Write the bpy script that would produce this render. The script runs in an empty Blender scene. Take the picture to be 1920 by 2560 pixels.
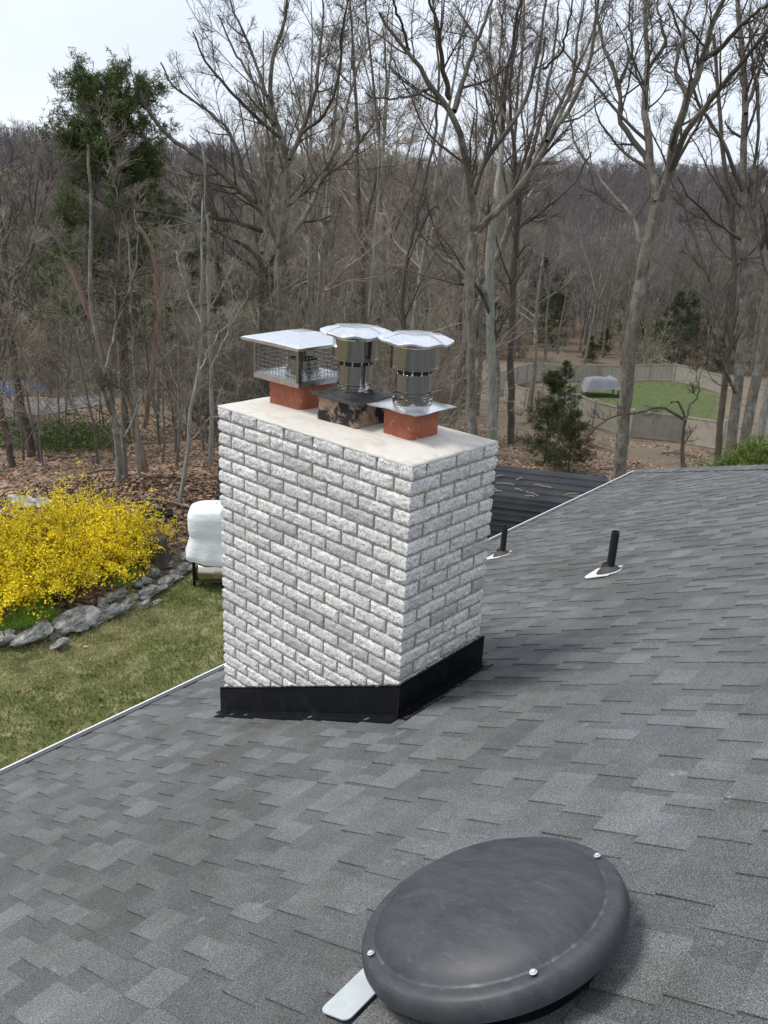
import bpy, math, random
import numpy as np
from mathutils import Vector, Matrix
rng = np.random.default_rng(11); random.seed(5)
S = bpy.context.scene
COL = S.collection
R_ = math.radians

# ------------------------------------------------------------------ camera
F, YAW, PITCH, ROLL = 2053.997, -0.7279156, 0.3594093, 0.0501098
CAM = np.array([2.03941512, -2.4472699, 0.99457180])
fw = np.array([math.cos(PITCH)*math.sin(YAW), math.cos(PITCH)*math.cos(YAW), -math.sin(PITCH)])
rt = np.cross(fw, [0, 0, 1]); rt /= np.linalg.norm(rt); up = np.cross(rt, fw)
rt, up = math.cos(ROLL)*rt+math.sin(ROLL)*up, -math.sin(ROLL)*rt+math.cos(ROLL)*up
cd = bpy.data.cameras.new('camera'); cam = bpy.data.objects.new('camera', cd); COL.objects.link(cam)
cd.sensor_fit = 'VERTICAL'; cd.sensor_height = 36; cd.sensor_width = 27; cd.lens = F/2560*36
cd.clip_start = 0.05; cd.clip_end = 5000
cam.matrix_world = Matrix(((rt[0], up[0], -fw[0], CAM[0]), (rt[1], up[1], -fw[1], CAM[1]), (rt[2], up[2], -fw[2], CAM[2]), (0, 0, 0, 1)))
S.camera = cam

# ------------------------------------------------------------------ light
SUN_EL, SUN_DIR = R_(57), np.array([-0.80, -0.60])           # towards the sun, in plan
az = math.atan2(SUN_DIR[0], SUN_DIR[1])                      # clockwise from +Y
w = bpy.data.worlds.new('World'); S.world = w; w.use_nodes = True
nt = w.node_tree; nt.nodes.clear()
N = nt.nodes.new; Lk = nt.links.new
sky = N('ShaderNodeTexSky'); sky.sky_type = 'NISHITA'; sky.sun_disc = False
sky.sun_elevation = SUN_EL; sky.sun_rotation = az; sky.air_density = 1.0; sky.dust_density = 2.5; sky.ozone_density = 1.5
tc = N('ShaderNodeTexCoord'); mp = N('ShaderNodeMapping'); mp.inputs['Scale'].default_value = (1, 1, 3.5)
nz = N('ShaderNodeTexNoise'); nz.inputs['Scale'].default_value = 1.6; nz.inputs['Detail'].default_value = 5; nz.inputs['Roughness'].default_value = .5
rp = N('ShaderNodeValToRGB'); rp.color_ramp.elements[0].position = .3; rp.color_ramp.elements[1].position = .72
rp.color_ramp.elements[0].color = (4.6, 5.05, 5.75, 1); rp.color_ramp.elements[1].color = (6.2, 6.55, 7.2, 1)
mx = N('ShaderNodeMix'); mx.data_type = 'RGBA'; mx.inputs['Factor'].default_value = .86
bg = N('ShaderNodeBackground'); bg.inputs['Strength'].default_value = .1
out = N('ShaderNodeOutputWorld')
Lk(tc.outputs['Generated'], mp.inputs[0]); Lk(mp.outputs[0], nz.inputs['Vector']); Lk(nz.outputs[0], rp.inputs[0])
Lk(sky.outputs[0], mx.inputs['A']); Lk(rp.outputs[0], mx.inputs['B']); Lk(mx.outputs['Result'], bg.inputs[0]); Lk(bg.outputs[0], out.inputs[0])
sd_ = bpy.data.lights.new('sun', 'SUN'); sd_.energy = 1.7; sd_.angle = R_(17); sd_.color = (1, .955, .89)
so = bpy.data.objects.new('sun', sd_); COL.objects.link(so)
sv = Vector((SUN_DIR[0]*math.cos(SUN_EL), SUN_DIR[1]*math.cos(SUN_EL), math.sin(SUN_EL)))
so.rotation_euler = sv.to_track_quat('Z', 'Y').to_euler(); so.location = (-6, -5, 14)
S.view_settings.view_transform = 'Standard'; S.view_settings.look = 'None'; S.view_settings.exposure = 0.8; S.view_settings.gamma = 1
try:
    S.cycles.max_bounces = 7; S.cycles.transparent_max_bounces = 4
except Exception: pass

# ------------------------------------------------------------------ helpers
def ray(u, v):
    d = fw+rt*(u-960)/F+up*(1280-v)/F
    return d/np.linalg.norm(d)
def spot(u, v, D):                       # photo direction at plan distance D -> world point
    d = ray(u, v); return CAM+d/math.hypot(d[0], d[1])*D
def hitz(u, v, z):
    d = ray(u, v); return CAM+d*(z-CAM[2])/d[2]
TH = .039; AX = np.array([math.cos(TH), math.sin(TH)]); BX = np.array([-math.sin(TH), math.cos(TH)])
Z0, SL = -1.205, .478
NR = np.array([-SL*AX[0], -SL*AX[1], 1.]); NR /= np.linalg.norm(NR)
SA = np.array([AX[0], AX[1], SL]); CS = np.linalg.norm(SA); SA = SA/CS      # up the slope
SB = np.array([BX[0], BX[1], 0.])
def roofp(a, b, h=0):                    # roof frame (plan distance upslope a, along eave b)
    return np.array([a*AX[0]+b*BX[0], a*AX[1]+b*BX[1], Z0+SL*a])+NR*h
def roofhit(u, v):
    d = ray(u, v); n = np.array([-SL*AX[0], -SL*AX[1], 1.])
    P = CAM+d*((Z0-CAM@n)/(d@n)); return P, P[0]*AX[0]+P[1]*AX[1], P[0]*BX[0]+P[1]*BX[1]

class MB:
    def __init__(s): s.V = []; s.F = []; s.C = []; s.M = []; s.n = 0
    def add(s, V, Fs, col=None, mi=0):
        V = np.asarray(V, float).reshape(-1, 3); s.V.append(V)
        if col is None: col = (1, 1, 1)
        col = np.asarray(col, float)
        if col.ndim == 1: col = np.tile(col, (len(V), 1))
        s.C.append(col)
        if not isinstance(Fs, list) or (len(Fs) and not isinstance(Fs[0], np.ndarray)):
            d = {}
            if isinstance(Fs, np.ndarray): Fs = [Fs]
            else:
                for f in Fs: d.setdefault(len(f), []).append(f)
                Fs = [np.array(x) for x in d.values()]
        for f in Fs:
            s.F.append(f+s.n); s.M.append(mi)
        s.n += len(V); return s
    def build(s, name, mats, parent=None, smooth=True, link=True, sharp=0):
        me = bpy.data.meshes.new(name)
        V = np.concatenate(s.V); C = np.concatenate(s.C)
        if parent is not None: V = V-np.array(parent.location)
        me.vertices.add(len(V)); me.vertices.foreach_set('co', V.astype(np.float32).ravel())
        lt = np.concatenate([np.full(len(f), f.shape[1]) for f in s.F]); li = np.concatenate([f.ravel() for f in s.F])
        me.loops.add(len(li)); me.loops.foreach_set('vertex_index', li.astype(np.int32))
        ls = np.concatenate([[0], np.cumsum(lt)[:-1]])
        me.polygons.add(len(lt)); me.polygons.foreach_set('loop_start', ls.astype(np.int32)); me.polygons.foreach_set('loop_total', lt.astype(np.int32))
        me.polygons.foreach_set('material_index', np.concatenate([np.full(len(f), m) for f, m in zip(s.F, s.M)]).astype(np.int32))
        me.polygons.foreach_set('use_smooth', np.full(len(lt), smooth))
        me.update(calc_edges=True); me.validate()
        if smooth and sharp: me.set_sharp_from_angle(angle=R_(sharp))
        ca = me.color_attributes.new('Col', 'FLOAT_COLOR', 'POINT')
        if len(ca.data) == len(C): ca.data.foreach_set('color', np.concatenate([C, np.ones((len(C), 1))], 1).astype(np.float32).ravel())
        for m in (mats if isinstance(mats, (list, tuple)) else [mats]): me.materials.append(m)
        o = bpy.data.objects.new(name, me)
        if link: COL.objects.link(o)
        if parent is not None: o.parent = parent
        return o
def tag(o, label=None, cat=None, group=None, kind=None):
    if label: o['label'] = label
    if cat: o['category'] = cat
    if group: o['group'] = group
    if kind: o['kind'] = kind
    return o
def empty(name, loc, label=None, cat=None, group=None):
    o = bpy.data.objects.new(name, None); COL.objects.link(o); o.location = tuple(float(x) for x in loc); o.empty_display_size = .2
    return tag(o, label, cat, group)
def box(mb, c, h, ax=None, col=None, mi=0):
    c = np.asarray(c, float); ax = np.eye(3) if ax is None else np.asarray(ax, float)
    sg = np.array([[-1, -1, -1], [1, -1, -1], [1, 1, -1], [-1, 1, -1], [-1, -1, 1], [1, -1, 1], [1, 1, 1], [-1, 1, 1]], float)*np.asarray(h)
    mb.add(c+sg@ax, [(0, 3, 2, 1), (4, 5, 6, 7), (0, 1, 5, 4), (1, 2, 6, 5), (2, 3, 7, 6), (3, 0, 4, 7)], col, mi)
def rbox(mb, c, h, r=.004, ax=None, col=None):      # box with chamfered edges
    c = np.asarray(c, float); ax = np.eye(3) if ax is None else np.asarray(ax, float); h = np.asarray(h, float)
    V = []; idx = {}
    for sx in (-1, 1):
        for sy in (-1, 1):
            for sz in (-1, 1):
                for k in range(3):
                    p = np.array([sx, sy, sz])*h; q = p.copy()
                    for j in range(3):
                        if j != k: q[j] -= np.sign(p[j])*r
                    idx[(sx, sy, sz, k)] = len(V); V.append(q)
    Fs = []
    for k in range(3):
        a, b = [j for j in range(3) if j != k]
        for s in (-1, 1):
            f = []
            for sa, sb in ((-1, -1), (1, -1), (1, 1), (-1, 1)):
                t = [0, 0, 0]; t[k] = s; t[a] = sa; t[b] = sb; f.append(idx[(*t, k)])
            Fs.append(tuple(f))
        for sa in (-1, 1):
            for sb in (-1, 1):
                q = []
                for (s, kk) in ((-1, a), (1, a), (1, b), (-1, b)):
                    t = [0, 0, 0]; t[k] = s; t[a] = sa; t[b] = sb; q.append(idx[(*t, kk)])
                Fs.append(tuple(q))
    for sx in (-1, 1):
        for sy in (-1, 1):
            for sz in (-1, 1): Fs.append((idx[(sx, sy, sz, 0)], idx[(sx, sy, sz, 1)], idx[(sx, sy, sz, 2)]))
    mb.add(c+np.array(V)@ax, Fs, col)
def lathe(mb, c, prof, n=40, ax=None, col=None, mod=None, cap=False):
    c = np.asarray(c, float); ax = np.eye(3) if ax is None else np.asarray(ax, float)
    t = np.linspace(0, 2*np.pi, n, endpoint=False); V = []
    for i, (r, z) in enumerate(prof):
        rr = r*(mod(t, i) if mod else 1)
        V.append(np.stack([rr*np.cos(t), rr*np.sin(t), np.full(n, z)], 1))
    V = np.concatenate(V); m = len(prof); I = np.arange(n); J = (I+1) % n; Fs = []
    for i in range(m-1): Fs.append(np.stack([i*n+I, i*n+J, (i+1)*n+J, (i+1)*n+I], 1))
    V = c+V@ax
    if cap:
        Fs = list(np.concatenate(Fs)); Fs = [tuple(f) for f in Fs]+[tuple((m-1)*n+I), tuple(I[::-1])]
        mb.add(V, Fs, col)
    else: mb.add(V, [np.concatenate(Fs)], col)
def tubes(mb, P, Rd, k=3, col=None):     # P (n,m,3) polylines, Rd (n,m)
    P = np.asarray(P, float); Rd = np.asarray(Rd, float)
    n, m, _ = P.shape
    T = np.gradient(P, axis=1); T /= np.linalg.norm(T, axis=2, keepdims=True)+1e-9
    ref = np.where(np.abs(T[:, :1, 2:3]) > .8, np.array([1., .13, 0]), np.array([0, .1, 1.])); ref = np.broadcast_to(ref, T.shape)
    A = np.cross(T, ref); A /= np.linalg.norm(A, axis=2, keepdims=True)+1e-9; B = np.cross(T, A)
    t = np.linspace(0, 2*np.pi, k, endpoint=False)
    V = P[:, :, None]+Rd[:, :, None, None]*(np.cos(t)[None, None, :, None]*A[:, :, None]+np.sin(t)[None, None, :, None]*B[:, :, None])
    i = np.arange(n)[:, None, None]*m*k; j = np.arange(m-1)[None, :, None]*k; q = np.arange(k)[None, None]; q2 = (q+1) % k
    Fq = np.stack(np.broadcast_arrays(i+j+q, i+j+q2, i+j+k+q2, i+j+k+q), -1).reshape(-1, 4)
    if col is not None and np.ndim(col) == 2: col = np.repeat(col, m*k, 0)
    mb.add(V.reshape(-1, 3), [Fq], col)
def poly(mb, pts, rad, k=6, col=None):
    tubes(mb, np.asarray(pts, float)[None], (np.asarray(rad, float) if np.ndim(rad) else np.full(len(pts), rad))[None], k, col)
def smooth(x, a, b):
    t = np.clip((x-a)/(b-a), 0, 1); return t*t*(3-2*t)
class VN:                                # value noise on a grid, vectorised
    def __init__(s, seed): s.g = np.random.default_rng(seed).random((64, 64, 16))
    def __call__(s, x, y, z=0):
        x, y, z = np.broadcast_arrays(np.asarray(x, float), y, z)
        xi, yi, zi = np.floor(x).astype(int), np.floor(y).astype(int), np.floor(z).astype(int)
        fx, fy, fz = x-xi, y-yi, z-zi; fx, fy, fz = [f*f*(3-2*f) for f in (fx, fy, fz)]; r = 0
        for a in (0, 1):
            for b in (0, 1):
                for c in (0, 1):
                    r = r+s.g[(xi+a) % 64, (yi+b) % 64, (zi+c) % 16]*(fx if a else 1-fx)*(fy if b else 1-fy)*(fz if c else 1-fz)
        return r
vn = VN(3)

# ------------------------------------------------------------------ materials
def mat(name, col=(.5, .5, .5), rough=.7, metal=0, spec=.5):
    m = bpy.data.materials.new(name); m.use_nodes = True; t = m.node_tree; b = t.nodes['Principled BSDF']
    b.inputs['Base Color'].default_value = (*col, 1); b.inputs['Roughness'].default_value = rough; b.inputs['Metallic'].default_value = metal
    b.inputs['Specular IOR Level'].default_value = spec
    return m, t, b
def nd(t, typ, **k):
    n = t.nodes.new(typ)
    for a, v in k.items():
        if a.startswith('i_'): n.inputs[a[2:].replace('_', ' ')].default_value = v
        else: setattr(n, a, v)
    return n
def coords(t, scale=None):
    c = nd(t, 'ShaderNodeTexCoord').outputs['Object']
    if scale:
        m = nd(t, 'ShaderNodeMapping'); m.inputs['Scale'].default_value = scale; t.links.new(c, m.inputs[0]); c = m.outputs[0]
    return c
def noise(t, sc, det=4, rough=.6, vec=None, dist=0):
    n = nd(t, 'ShaderNodeTexNoise'); n.inputs['Scale'].default_value = sc; n.inputs['Detail'].default_value = det; n.inputs['Roughness'].default_value = rough
    n.inputs['Distortion'].default_value = dist
    t.links.new(vec if vec is not None else coords(t), n.inputs['Vector']); return n.outputs[0]
def ramp(t, fac, stops):
    r = nd(t, 'ShaderNodeValToRGB'); e = r.color_ramp.elements
    while len(e) < len(stops): e.new(.5)
    for x, (p, c) in zip(e, stops):
        x.position = p; x.color = (*c, 1) if not np.isscalar(c) else (c, c, c, 1)
    t.links.new(fac, r.inputs[0]); return r.outputs[0]
def mix(t, f, a, b, mode='MIX'):
    m = nd(t, 'ShaderNodeMix', data_type='RGBA', blend_type=mode)
    for s, v in (('Factor', f), ('A', a), ('B', b)):
        if hasattr(v, 'is_linked') or hasattr(v, 'node'): t.links.new(v, m.inputs[s])
        else: m.inputs[s].default_value = v if np.isscalar(v) else (*v, 1)
    return m.outputs['Result']
def bump(t, b, h, st=.3, d=.01):
    n = nd(t, 'ShaderNodeBump'); n.inputs['Strength'].default_value = st; n.inputs['Distance'].default_value = d
    t.links.new(h, n.inputs['Height']); t.links.new(n.outputs[0], b.inputs['Normal'])
def vcol(t): return nd(t, 'ShaderNodeAttribute', attribute_name='Col').outputs['Color']
def setc(t, b, c): t.links.new(c, b.inputs['Base Color'])

# shingles
M_SH, t, b = mat('shingle_granules', rough=.93, spec=.25)
g = noise(t, 330, 2, .7); g2 = noise(t, 7, 4, .6); g3 = noise(t, 1.7, 4, .6); g4 = noise(t, 520, 1, .5)
c = mix(t, 1, vcol(t), ramp(t, g, [(.33, .36), (.5, .88), (.66, 1.9)]), 'MULTIPLY')
c = mix(t, 1, c, ramp(t, g2, [(.3, .86), (.7, 1.12)]), 'MULTIPLY')
c = mix(t, 1, c, ramp(t, g3, [(.36, (.80, .80, .79)), (.64, (1.08, 1.11, 1.13))]), 'MULTIPLY')
c = mix(t, ramp(t, g4, [(.71, 0.), (.76, .8)]), c, (.5, .51, .52))
c = mix(t, ramp(t, noise(t, 9, 6, .75), [(.64, 0.), (.72, .5)]), c, (.33, .34, .34))
setc(t, b, c); bump(t, b, g, .5, .003)
# split face brick
M_BR, t, b = mat('split_face_brick', rough=.88, spec=.3)
n1 = noise(t, 115, 4, .75); n2 = noise(t, 24, 5, .7); n3 = noise(t, 260, 2, .6)
c = mix(t, ramp(t, n1, [(.385, 1.), (.455, 0.)]), vcol(t), (.30, .305, .32))
c = mix(t, ramp(t, n2, [(.39, .5), (.46, 0.)]), c, (.40, .405, .43))
c = mix(t, ramp(t, n3, [(.33, .8), (.43, 0.)]), c, (.13, .135, .16))
setc(t, b, c)
h = nd(t, 'ShaderNodeMath', operation='ADD'); t.links.new(n1, h.inputs[0]); t.links.new(n2, h.inputs[1]); bump(t, b, h.outputs[0], .8, .006)
M_MO, t, b = mat('mortar', rough=.95)
n1 = noise(t, 60, 5, .7); setc(t, b, ramp(t, n1, [(.3, (.30, .25, .195)), (.7, (.43, .375, .305))])); bump(t, b, n1, .5, .003)
M_CR, t, b = mat('crown_cement', rough=.8)
n1 = noise(t, 5, 5, .6, coords(t, (1, 2.2, 1)), 1.2); n2 = noise(t, 90, 4, .6)
c = ramp(t, n1, [(.3, (.47, .44, .39)), (.55, (.60, .575, .52)), (.75, (.53, .51, .47))])
c = mix(t, ramp(t, n2, [(.3, .25), (.5, 0.)]), c, (.40, .37, .32)); setc(t, b, c); bump(t, b, n1, .35, .012)
# terracotta with mortar smears
M_TC, t, b = mat('terracotta', rough=.8)
n1 = noise(t, 25, 5, .65); c = ramp(t, n1, [(.3, (.27, .075, .04)), (.7, (.37, .12, .065))])
sx = nd(t, 'ShaderNodeSeparateXYZ'); t.links.new(coords(t), sx.inputs[0])
zr = ramp(t, sx.outputs[2], [(.0, .19), (.07, .0)]); n2 = noise(t, 30, 4, .7)
ad = nd(t, 'ShaderNodeMath', operation='ADD'); t.links.new(zr, ad.inputs[0]); t.links.new(n2, ad.inputs[1])
c = mix(t, ramp(t, ad.outputs[0], [(.63, 0.), (.655, .8)]), c, (.5, .46, .4)); setc(t, b, c); bump(t, b, n1, .3, .003)
# old sooty block
M_OLD, t, b = mat('sooty_old_masonry', rough=.9)
n1 = noise(t, 11, 5, .65, dist=.2); n2 = noise(t, 26, 4, .7)
c = ramp(t, n2, [(.3, (.22, .13, .08)), (.5, (.36, .27, .19)), (.7, (.40, .25, .20))])
c = mix(t, ramp(t, n1, [(.43, 1.), (.53, 0.)]), c, (.018, .015, .014)); setc(t, b, c); bump(t, b, n1, .8, .02)
M_TAR, t, b = mat('roof_tar', (.012, .012, .013), .32); n1 = noise(t, 70, 5, .7); bump(t, b, n1, .9, .01)
# metals
M_SS, t, b = mat('stainless_steel', (.42, .41, .395), .1, 1)
bump(t, b, noise(t, 16, 2, .5, coords(t, (1, 1, .06))), .35, .012)
n1 = noise(t, 6, 4, .6, coords(t, (1, 1, 6))); t.links.new(ramp(t, n1, [(.3, .05), (.7, .13)]), b.inputs['Roughness'])
M_LID, t, b = mat('sheet_steel', (.86, .87, .88), .2, 1)
n1 = noise(t, 7, 2, .5, dist=1.5); t.links.new(ramp(t, n1, [(.35, .2), (.65, .3)]), b.inputs['Roughness'])
setc(t, b, ramp(t, n1, [(.46, (.88, .89, .9)), (.5, (.80, .81, .83)), (.54, (.88, .89, .9))]))
M_ALU, t, b = mat('galvanised_flashing', (.62, .67, .68), .45, .55); n1 = noise(t, 30, 4, .6); t.links.new(ramp(t, n1, [(.3, .35), (.7, .6)]), b.inputs['Roughness'])
M_WPL, t, b = mat('pale_flashing', (.6, .6, .57), .6)
M_BLK, t, b = mat('black_painted_metal', (.006, .007, .009), .5, spec=.2)
n1 = noise(t, 8, 5, .7, dist=1); setc(t, b, ramp(t, n1, [(.5, (.005, .006, .008)), (.8, (.018, .019, .021))]))
M_PVC, t, b = mat('black_pipe', (.012, .013, .014), .5)
M_RUB, t, b = mat('rubber_boot', (.045, .042, .042), .7)
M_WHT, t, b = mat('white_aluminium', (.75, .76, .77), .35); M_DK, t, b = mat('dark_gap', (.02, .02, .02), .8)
# dome
M_DOME, t, b = mat('weathered_black_plastic', rough=.5, spec=.5)
n1 = noise(t, 7, 8, .75, coords(t, (1.5, 3.5, 2)), .3); n2 = noise(t, 160, 3, .8); n3 = noise(t, 2.2, 3, .6)
c = ramp(t, n1, [(.35, (.026, .029, .035)), (.68, (.055, .060, .070))])
c = mix(t, ramp(t, n3, [(.45, 0.), (.7, .5)]), c, (.062, .062, .066))
c = mix(t, ramp(t, n2, [(.68, 0.), (.78, .35)]), c, (.3, .3, .3))
sc_ = nd(t, 'ShaderNodeSeparateColor'); t.links.new(vcol(t), sc_.inputs[0]); n5 = noise(t, 14, 5, .75)
mpn = nd(t, 'ShaderNodeMapping'); mpn.inputs['Rotation'].default_value = (0, 0, .73); mpn.inputs['Scale'].default_value = (5, 70, 70); t.links.new(coords(t), mpn.inputs[0])
c = mix(t, ramp(t, noise(t, 1.6, 5, .7, mpn.outputs[0], .4), [(.54, 0.), (.76, .32)]), c, (.15, .155, .17))
m1 = nd(t, 'ShaderNodeMath', operation='SUBTRACT'); t.links.new(n5, m1.inputs[0]); t.links.new(sc_.outputs[0], m1.inputs[1])
c = mix(t, ramp(t, m1.outputs[0], [(.0, 0.), (.30, .6)]), c, (.30, .30, .31)); setc(t, b, c)
t.links.new(ramp(t, n1, [(.3, .46), (.7, .62)]), b.inputs['Roughness'])
# woods
def barkmat(name, a, b_, lich=None, sc=14):
    m, t, b = mat(name, rough=.92, spec=.2)
    n1 = noise(t, sc, 6, .7, coords(t, (1, 1, .22)), .5)
    c = ramp(t, n1, [(.33, a), (.66, b_)])
    if lich: c = mix(t, ramp(t, noise(t, 3.2, 4, .7), [(.5, 0.), (.62, .8)]), c, lich)
    setc(t, b, c); bump(t, b, n1, 1, .03); return m
M_BARK = barkmat('grey_bark', (.085, .072, .06), (.24, .215, .185), (.29, .285, .24))
M_BRK2 = barkmat('brown_bark', (.06, .048, .04), (.155, .13, .11))
M_PALE = barkmat('lichen_bark', (.17, .165, .14), (.36, .355, .315))
M_DEAD = barkmat('dead_wood', (.15, .10, .075), (.33, .25, .19), sc=10)
M_TWIG, t, b = mat('twig', rough=.9, spec=.2)
info = nd(t, 'ShaderNodeObjectInfo'); c = ramp(t, noise(t, .6, 3, .6), [(.35, (.15, .135, .11)), (.65, (.40, .37, .31))])
c = mix(t, 1, c, ramp(t, info.outputs['Random'], [(0, (.8, .75, .75)), (.5, (1.1, 1.0, .95)), (1, (.85, .95, .8))]), 'MULTIPLY'); setc(t, b, c)
M_TWF, t, b = mat('deep_woods_twig', (.20, .185, .155), .9, spec=.15)
M_TWD, t, b = mat('dark_twig', rough=.9, spec=.2)
setc(t, b, ramp(t, noise(t, .7, 3, .6), [(.35, (.055, .046, .040)), (.62, (.125, .108, .09)), (.75, (.24, .235, .20))]))
def foliage(name, tr=.25):
    m, t, b = mat(name, rough=.75, spec=.25)
    c = mix(t, 1, vcol(t), ramp(t, noise(t, 1.3, 3, .6), [(.3, .65), (.7, 1.35)]), 'MULTIPLY'); setc(t, b, c)
    tl = nd(t, 'ShaderNodeBsdfTranslucent'); t.links.new(c, tl.inputs[0]); ms = nd(t, 'ShaderNodeMixShader'); ms.inputs[0].default_value = tr
    t.links.new(b.outputs[0], ms.inputs[1]); t.links.new(tl.outputs[0], ms.inputs[2]); t.links.new(ms.outputs[0], t.nodes['Material Output'].inputs[0]); return m
M_LEAF = foliage('foliage'); M_PET = foliage('petals', .35); M_LIT = foliage('dry_leaves', .1); M_GRS = foliage('grass_blades', .2)
# terrain
M_GR, t, b = mat('woodland_ground', rough=.97, spec=.15)
n1 = noise(t, 11, 6, .8); n2 = noise(t, .35, 4, .6); n3 = noise(t, 3, 5, .7)
leafc = ramp(t, n1, [(.3, (.07, .055, .04)), (.5, (.175, .14, .103)), (.68, (.35, .29, .22))])
leafc = mix(t, ramp(t, n2, [(.55, 0.), (.66, .6)]), leafc, (.07, .06, .035))
lawnc = ramp(t, n3, [(.3, (.08, .10, .03)), (.5, (.15, .16, .06)), (.7, (.36, .33, .18))])
bedc = ramp(t, n1, [(.3, (.04, .026, .018)), (.6, (.13, .085, .055))])
roadc = ramp(t, n1, [(.3, (.11, .11, .115)), (.7, (.17, .17, .175))])
sp = nd(t, 'ShaderNodeSeparateColor'); t.links.new(vcol(t), sp.inputs[0])
c = mix(t, sp.outputs[0], leafc, lawnc); c = mix(t, sp.outputs[1], c, bedc); c = mix(t, sp.outputs[2], c, ramp(t, n3, [(.35, (.045, .07, .025)), (.5, (.07, .11, .03)), (.68, (.16, .15, .08))]))
setc(t, b, c); bump(t, b, n1, .9, .05)
M_RD, t, b = mat('driveway_asphalt', rough=.9); setc(t, b, ramp(t, noise(t, 20, 5, .7), [(.3, (.10, .10, .105)), (.7, (.17, .17, .175))]))
M_RK, t, b = mat('field_stone', rough=.9)
n1 = noise(t, 5, 7, .7, coords(t, (1, 1, 2.5)), .6); n2 = noise(t, 9, 4, .6); n3 = noise(t, 40, 5, .7)
c = ramp(t, n1, [(.36, (.09, .09, .09)), (.5, (.30, .30, .285)), (.62, (.55, .54, .51))])
c = mix(t, ramp(t, n2, [(.58, 0.), (.66, .6)]), c, (.13, .14, .085)); c = mix(t, 1, c, ramp(t, n3, [(.3, .7), (.7, 1.2)]), 'MULTIPLY'); setc(t, b, c); bump(t, b, n1, 1, .04)
M_FEN, t, b = mat('vinyl_fence', rough=.6); setc(t, b, ramp(t, noise(t, 2, 3, .5), [(.3, (.30, .27, .23)), (.7, (.36, .33, .28))]))
M_MR, t, b = mat('black_ribbed_metal', rough=.38, metal=.0); n1 = noise(t, 1.5, 4, .6); setc(t, b, ramp(t, n1, [(.4, (.014, .016, .02)), (.7, (.03, .033, .038))]))
M_COV, t, b = mat('white_cover_cloth', (.80, .83, .86), .55); bump(t, b, noise(t, 4, 3, .5, coords(t, (1, 1, 2.5)), .8), .35, .03)
M_KEG, t, b = mat('brushed_drum', (.52, .47, .38), .28, 1)
M_BLU, t, b = mat('blue_tarp', (.05, .16, .5), .5); M_GT, t, b = mat('grey_tarp', (.17, .175, .19), .6)
M_SID, t, b = mat('house_siding', (.5, .5, .47), .7)
M_WD, t, b = mat('weathered_wood', (.16, .13, .10), .85)
M_HILL = M_GR

# ------------------------------------------------------------------ terrain
WPX = [(-900, 1850), (-420, 1700), (0, 1612), (90, 1595), (175, 1572), (270, 1535), (345, 1492), (405, 1455), (460, 1418), (505, 1382), (560, 1345)]
WL = np.array([hitz(u, v, -5.0)[:2] for u, v in WPX]); d_ = WL[-1]-WL[-2]; WL = np.vstack([WL, WL[-1]+d_/np.linalg.norm(d_)*[3, 3]+[2, 6], WL[-1]+[8, 22]])
def walld(x, y):
    best = np.full(np.shape(x), 1e9); sg = np.zeros(np.shape(x))
    for p, q in zip(WL[:-1], WL[1:]):
        e = q-p; L2 = e@e; tt = np.clip(((x-p[0])*e[0]+(y-p[1])*e[1])/L2, 0, 1)
        dx = x-p[0]-tt*e[0]; dy = y-p[1]-tt*e[1]; dd = np.hypot(dx, dy); c = e[0]*dy-e[1]*dx
        m = dd < best; best = np.where(m, dd, best); sg = np.where(m, np.where(c > 0, 1, -1), sg)
    return best*sg
fh = fw[:2]/np.linalg.norm(fw[:2]); rh = np.array([fh[1], -fh[0]])
def H(x, y):
    x = np.asarray(x, float); y = np.asarray(y, float)
    vx = x-CAM[0]; vy = y-CAM[1]; D = np.hypot(vx, vy); f = vx*fh[0]+vy*fh[1]; r = vx*rh[0]+vy*rh[1]
    z = np.interp(D, [0, 17, 48, 65, 85, 150, 250, 400, 560, 640, 1500], [-5, -5, -11, -13.3, -14.6, -19, -17, -4, 15, 16.5, 8])
    z = z+smooth(D, 380, 560)*(3*vn(r/90+7, 3.3)-1.5+ np.where(r > 0, 1, 0)*3*smooth(r, 60, 300))
    left = smooth(-r/(f+1e-3), .1, .5)*(f > 0); z = z+left*smooth(D, 17, 45)*.6
    back = smooth(-f, -5, 20); z = z*(1-back)-5*back
    sd = walld(x, y); z = z+.30*smooth(sd, .0, .6)*smooth(D, 80, 40)+.12*smooth(sd, .5, 4)*smooth(D, 80, 40)
    z = z+(vn(x*.7, y*.7)-.5)*.18*smooth(np.abs(sd), .8, 4)*smooth(D, 90, 60)+(vn(x*.13, y*.13, 2)-.5)*1.0*smooth(D, 17, 30)*smooth(D, 400, 200)
    return z
def ground(u, v, lo=6, hi=200):
    d = ray(u, v); h = math.hypot(d[0], d[1]); Ds = np.linspace(lo, hi, 4000); P = CAM+(d/h)[None]*Ds[:, None]
    below = P[:, 2] < H(P[:, 0], P[:, 1]); i = int(np.argmax(below)) if below.any() else -1
    return np.array([P[i, 0], P[i, 1], float(H(P[i, 0], P[i, 1]))])
def gz(x, y): return float(H(x, y))
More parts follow.
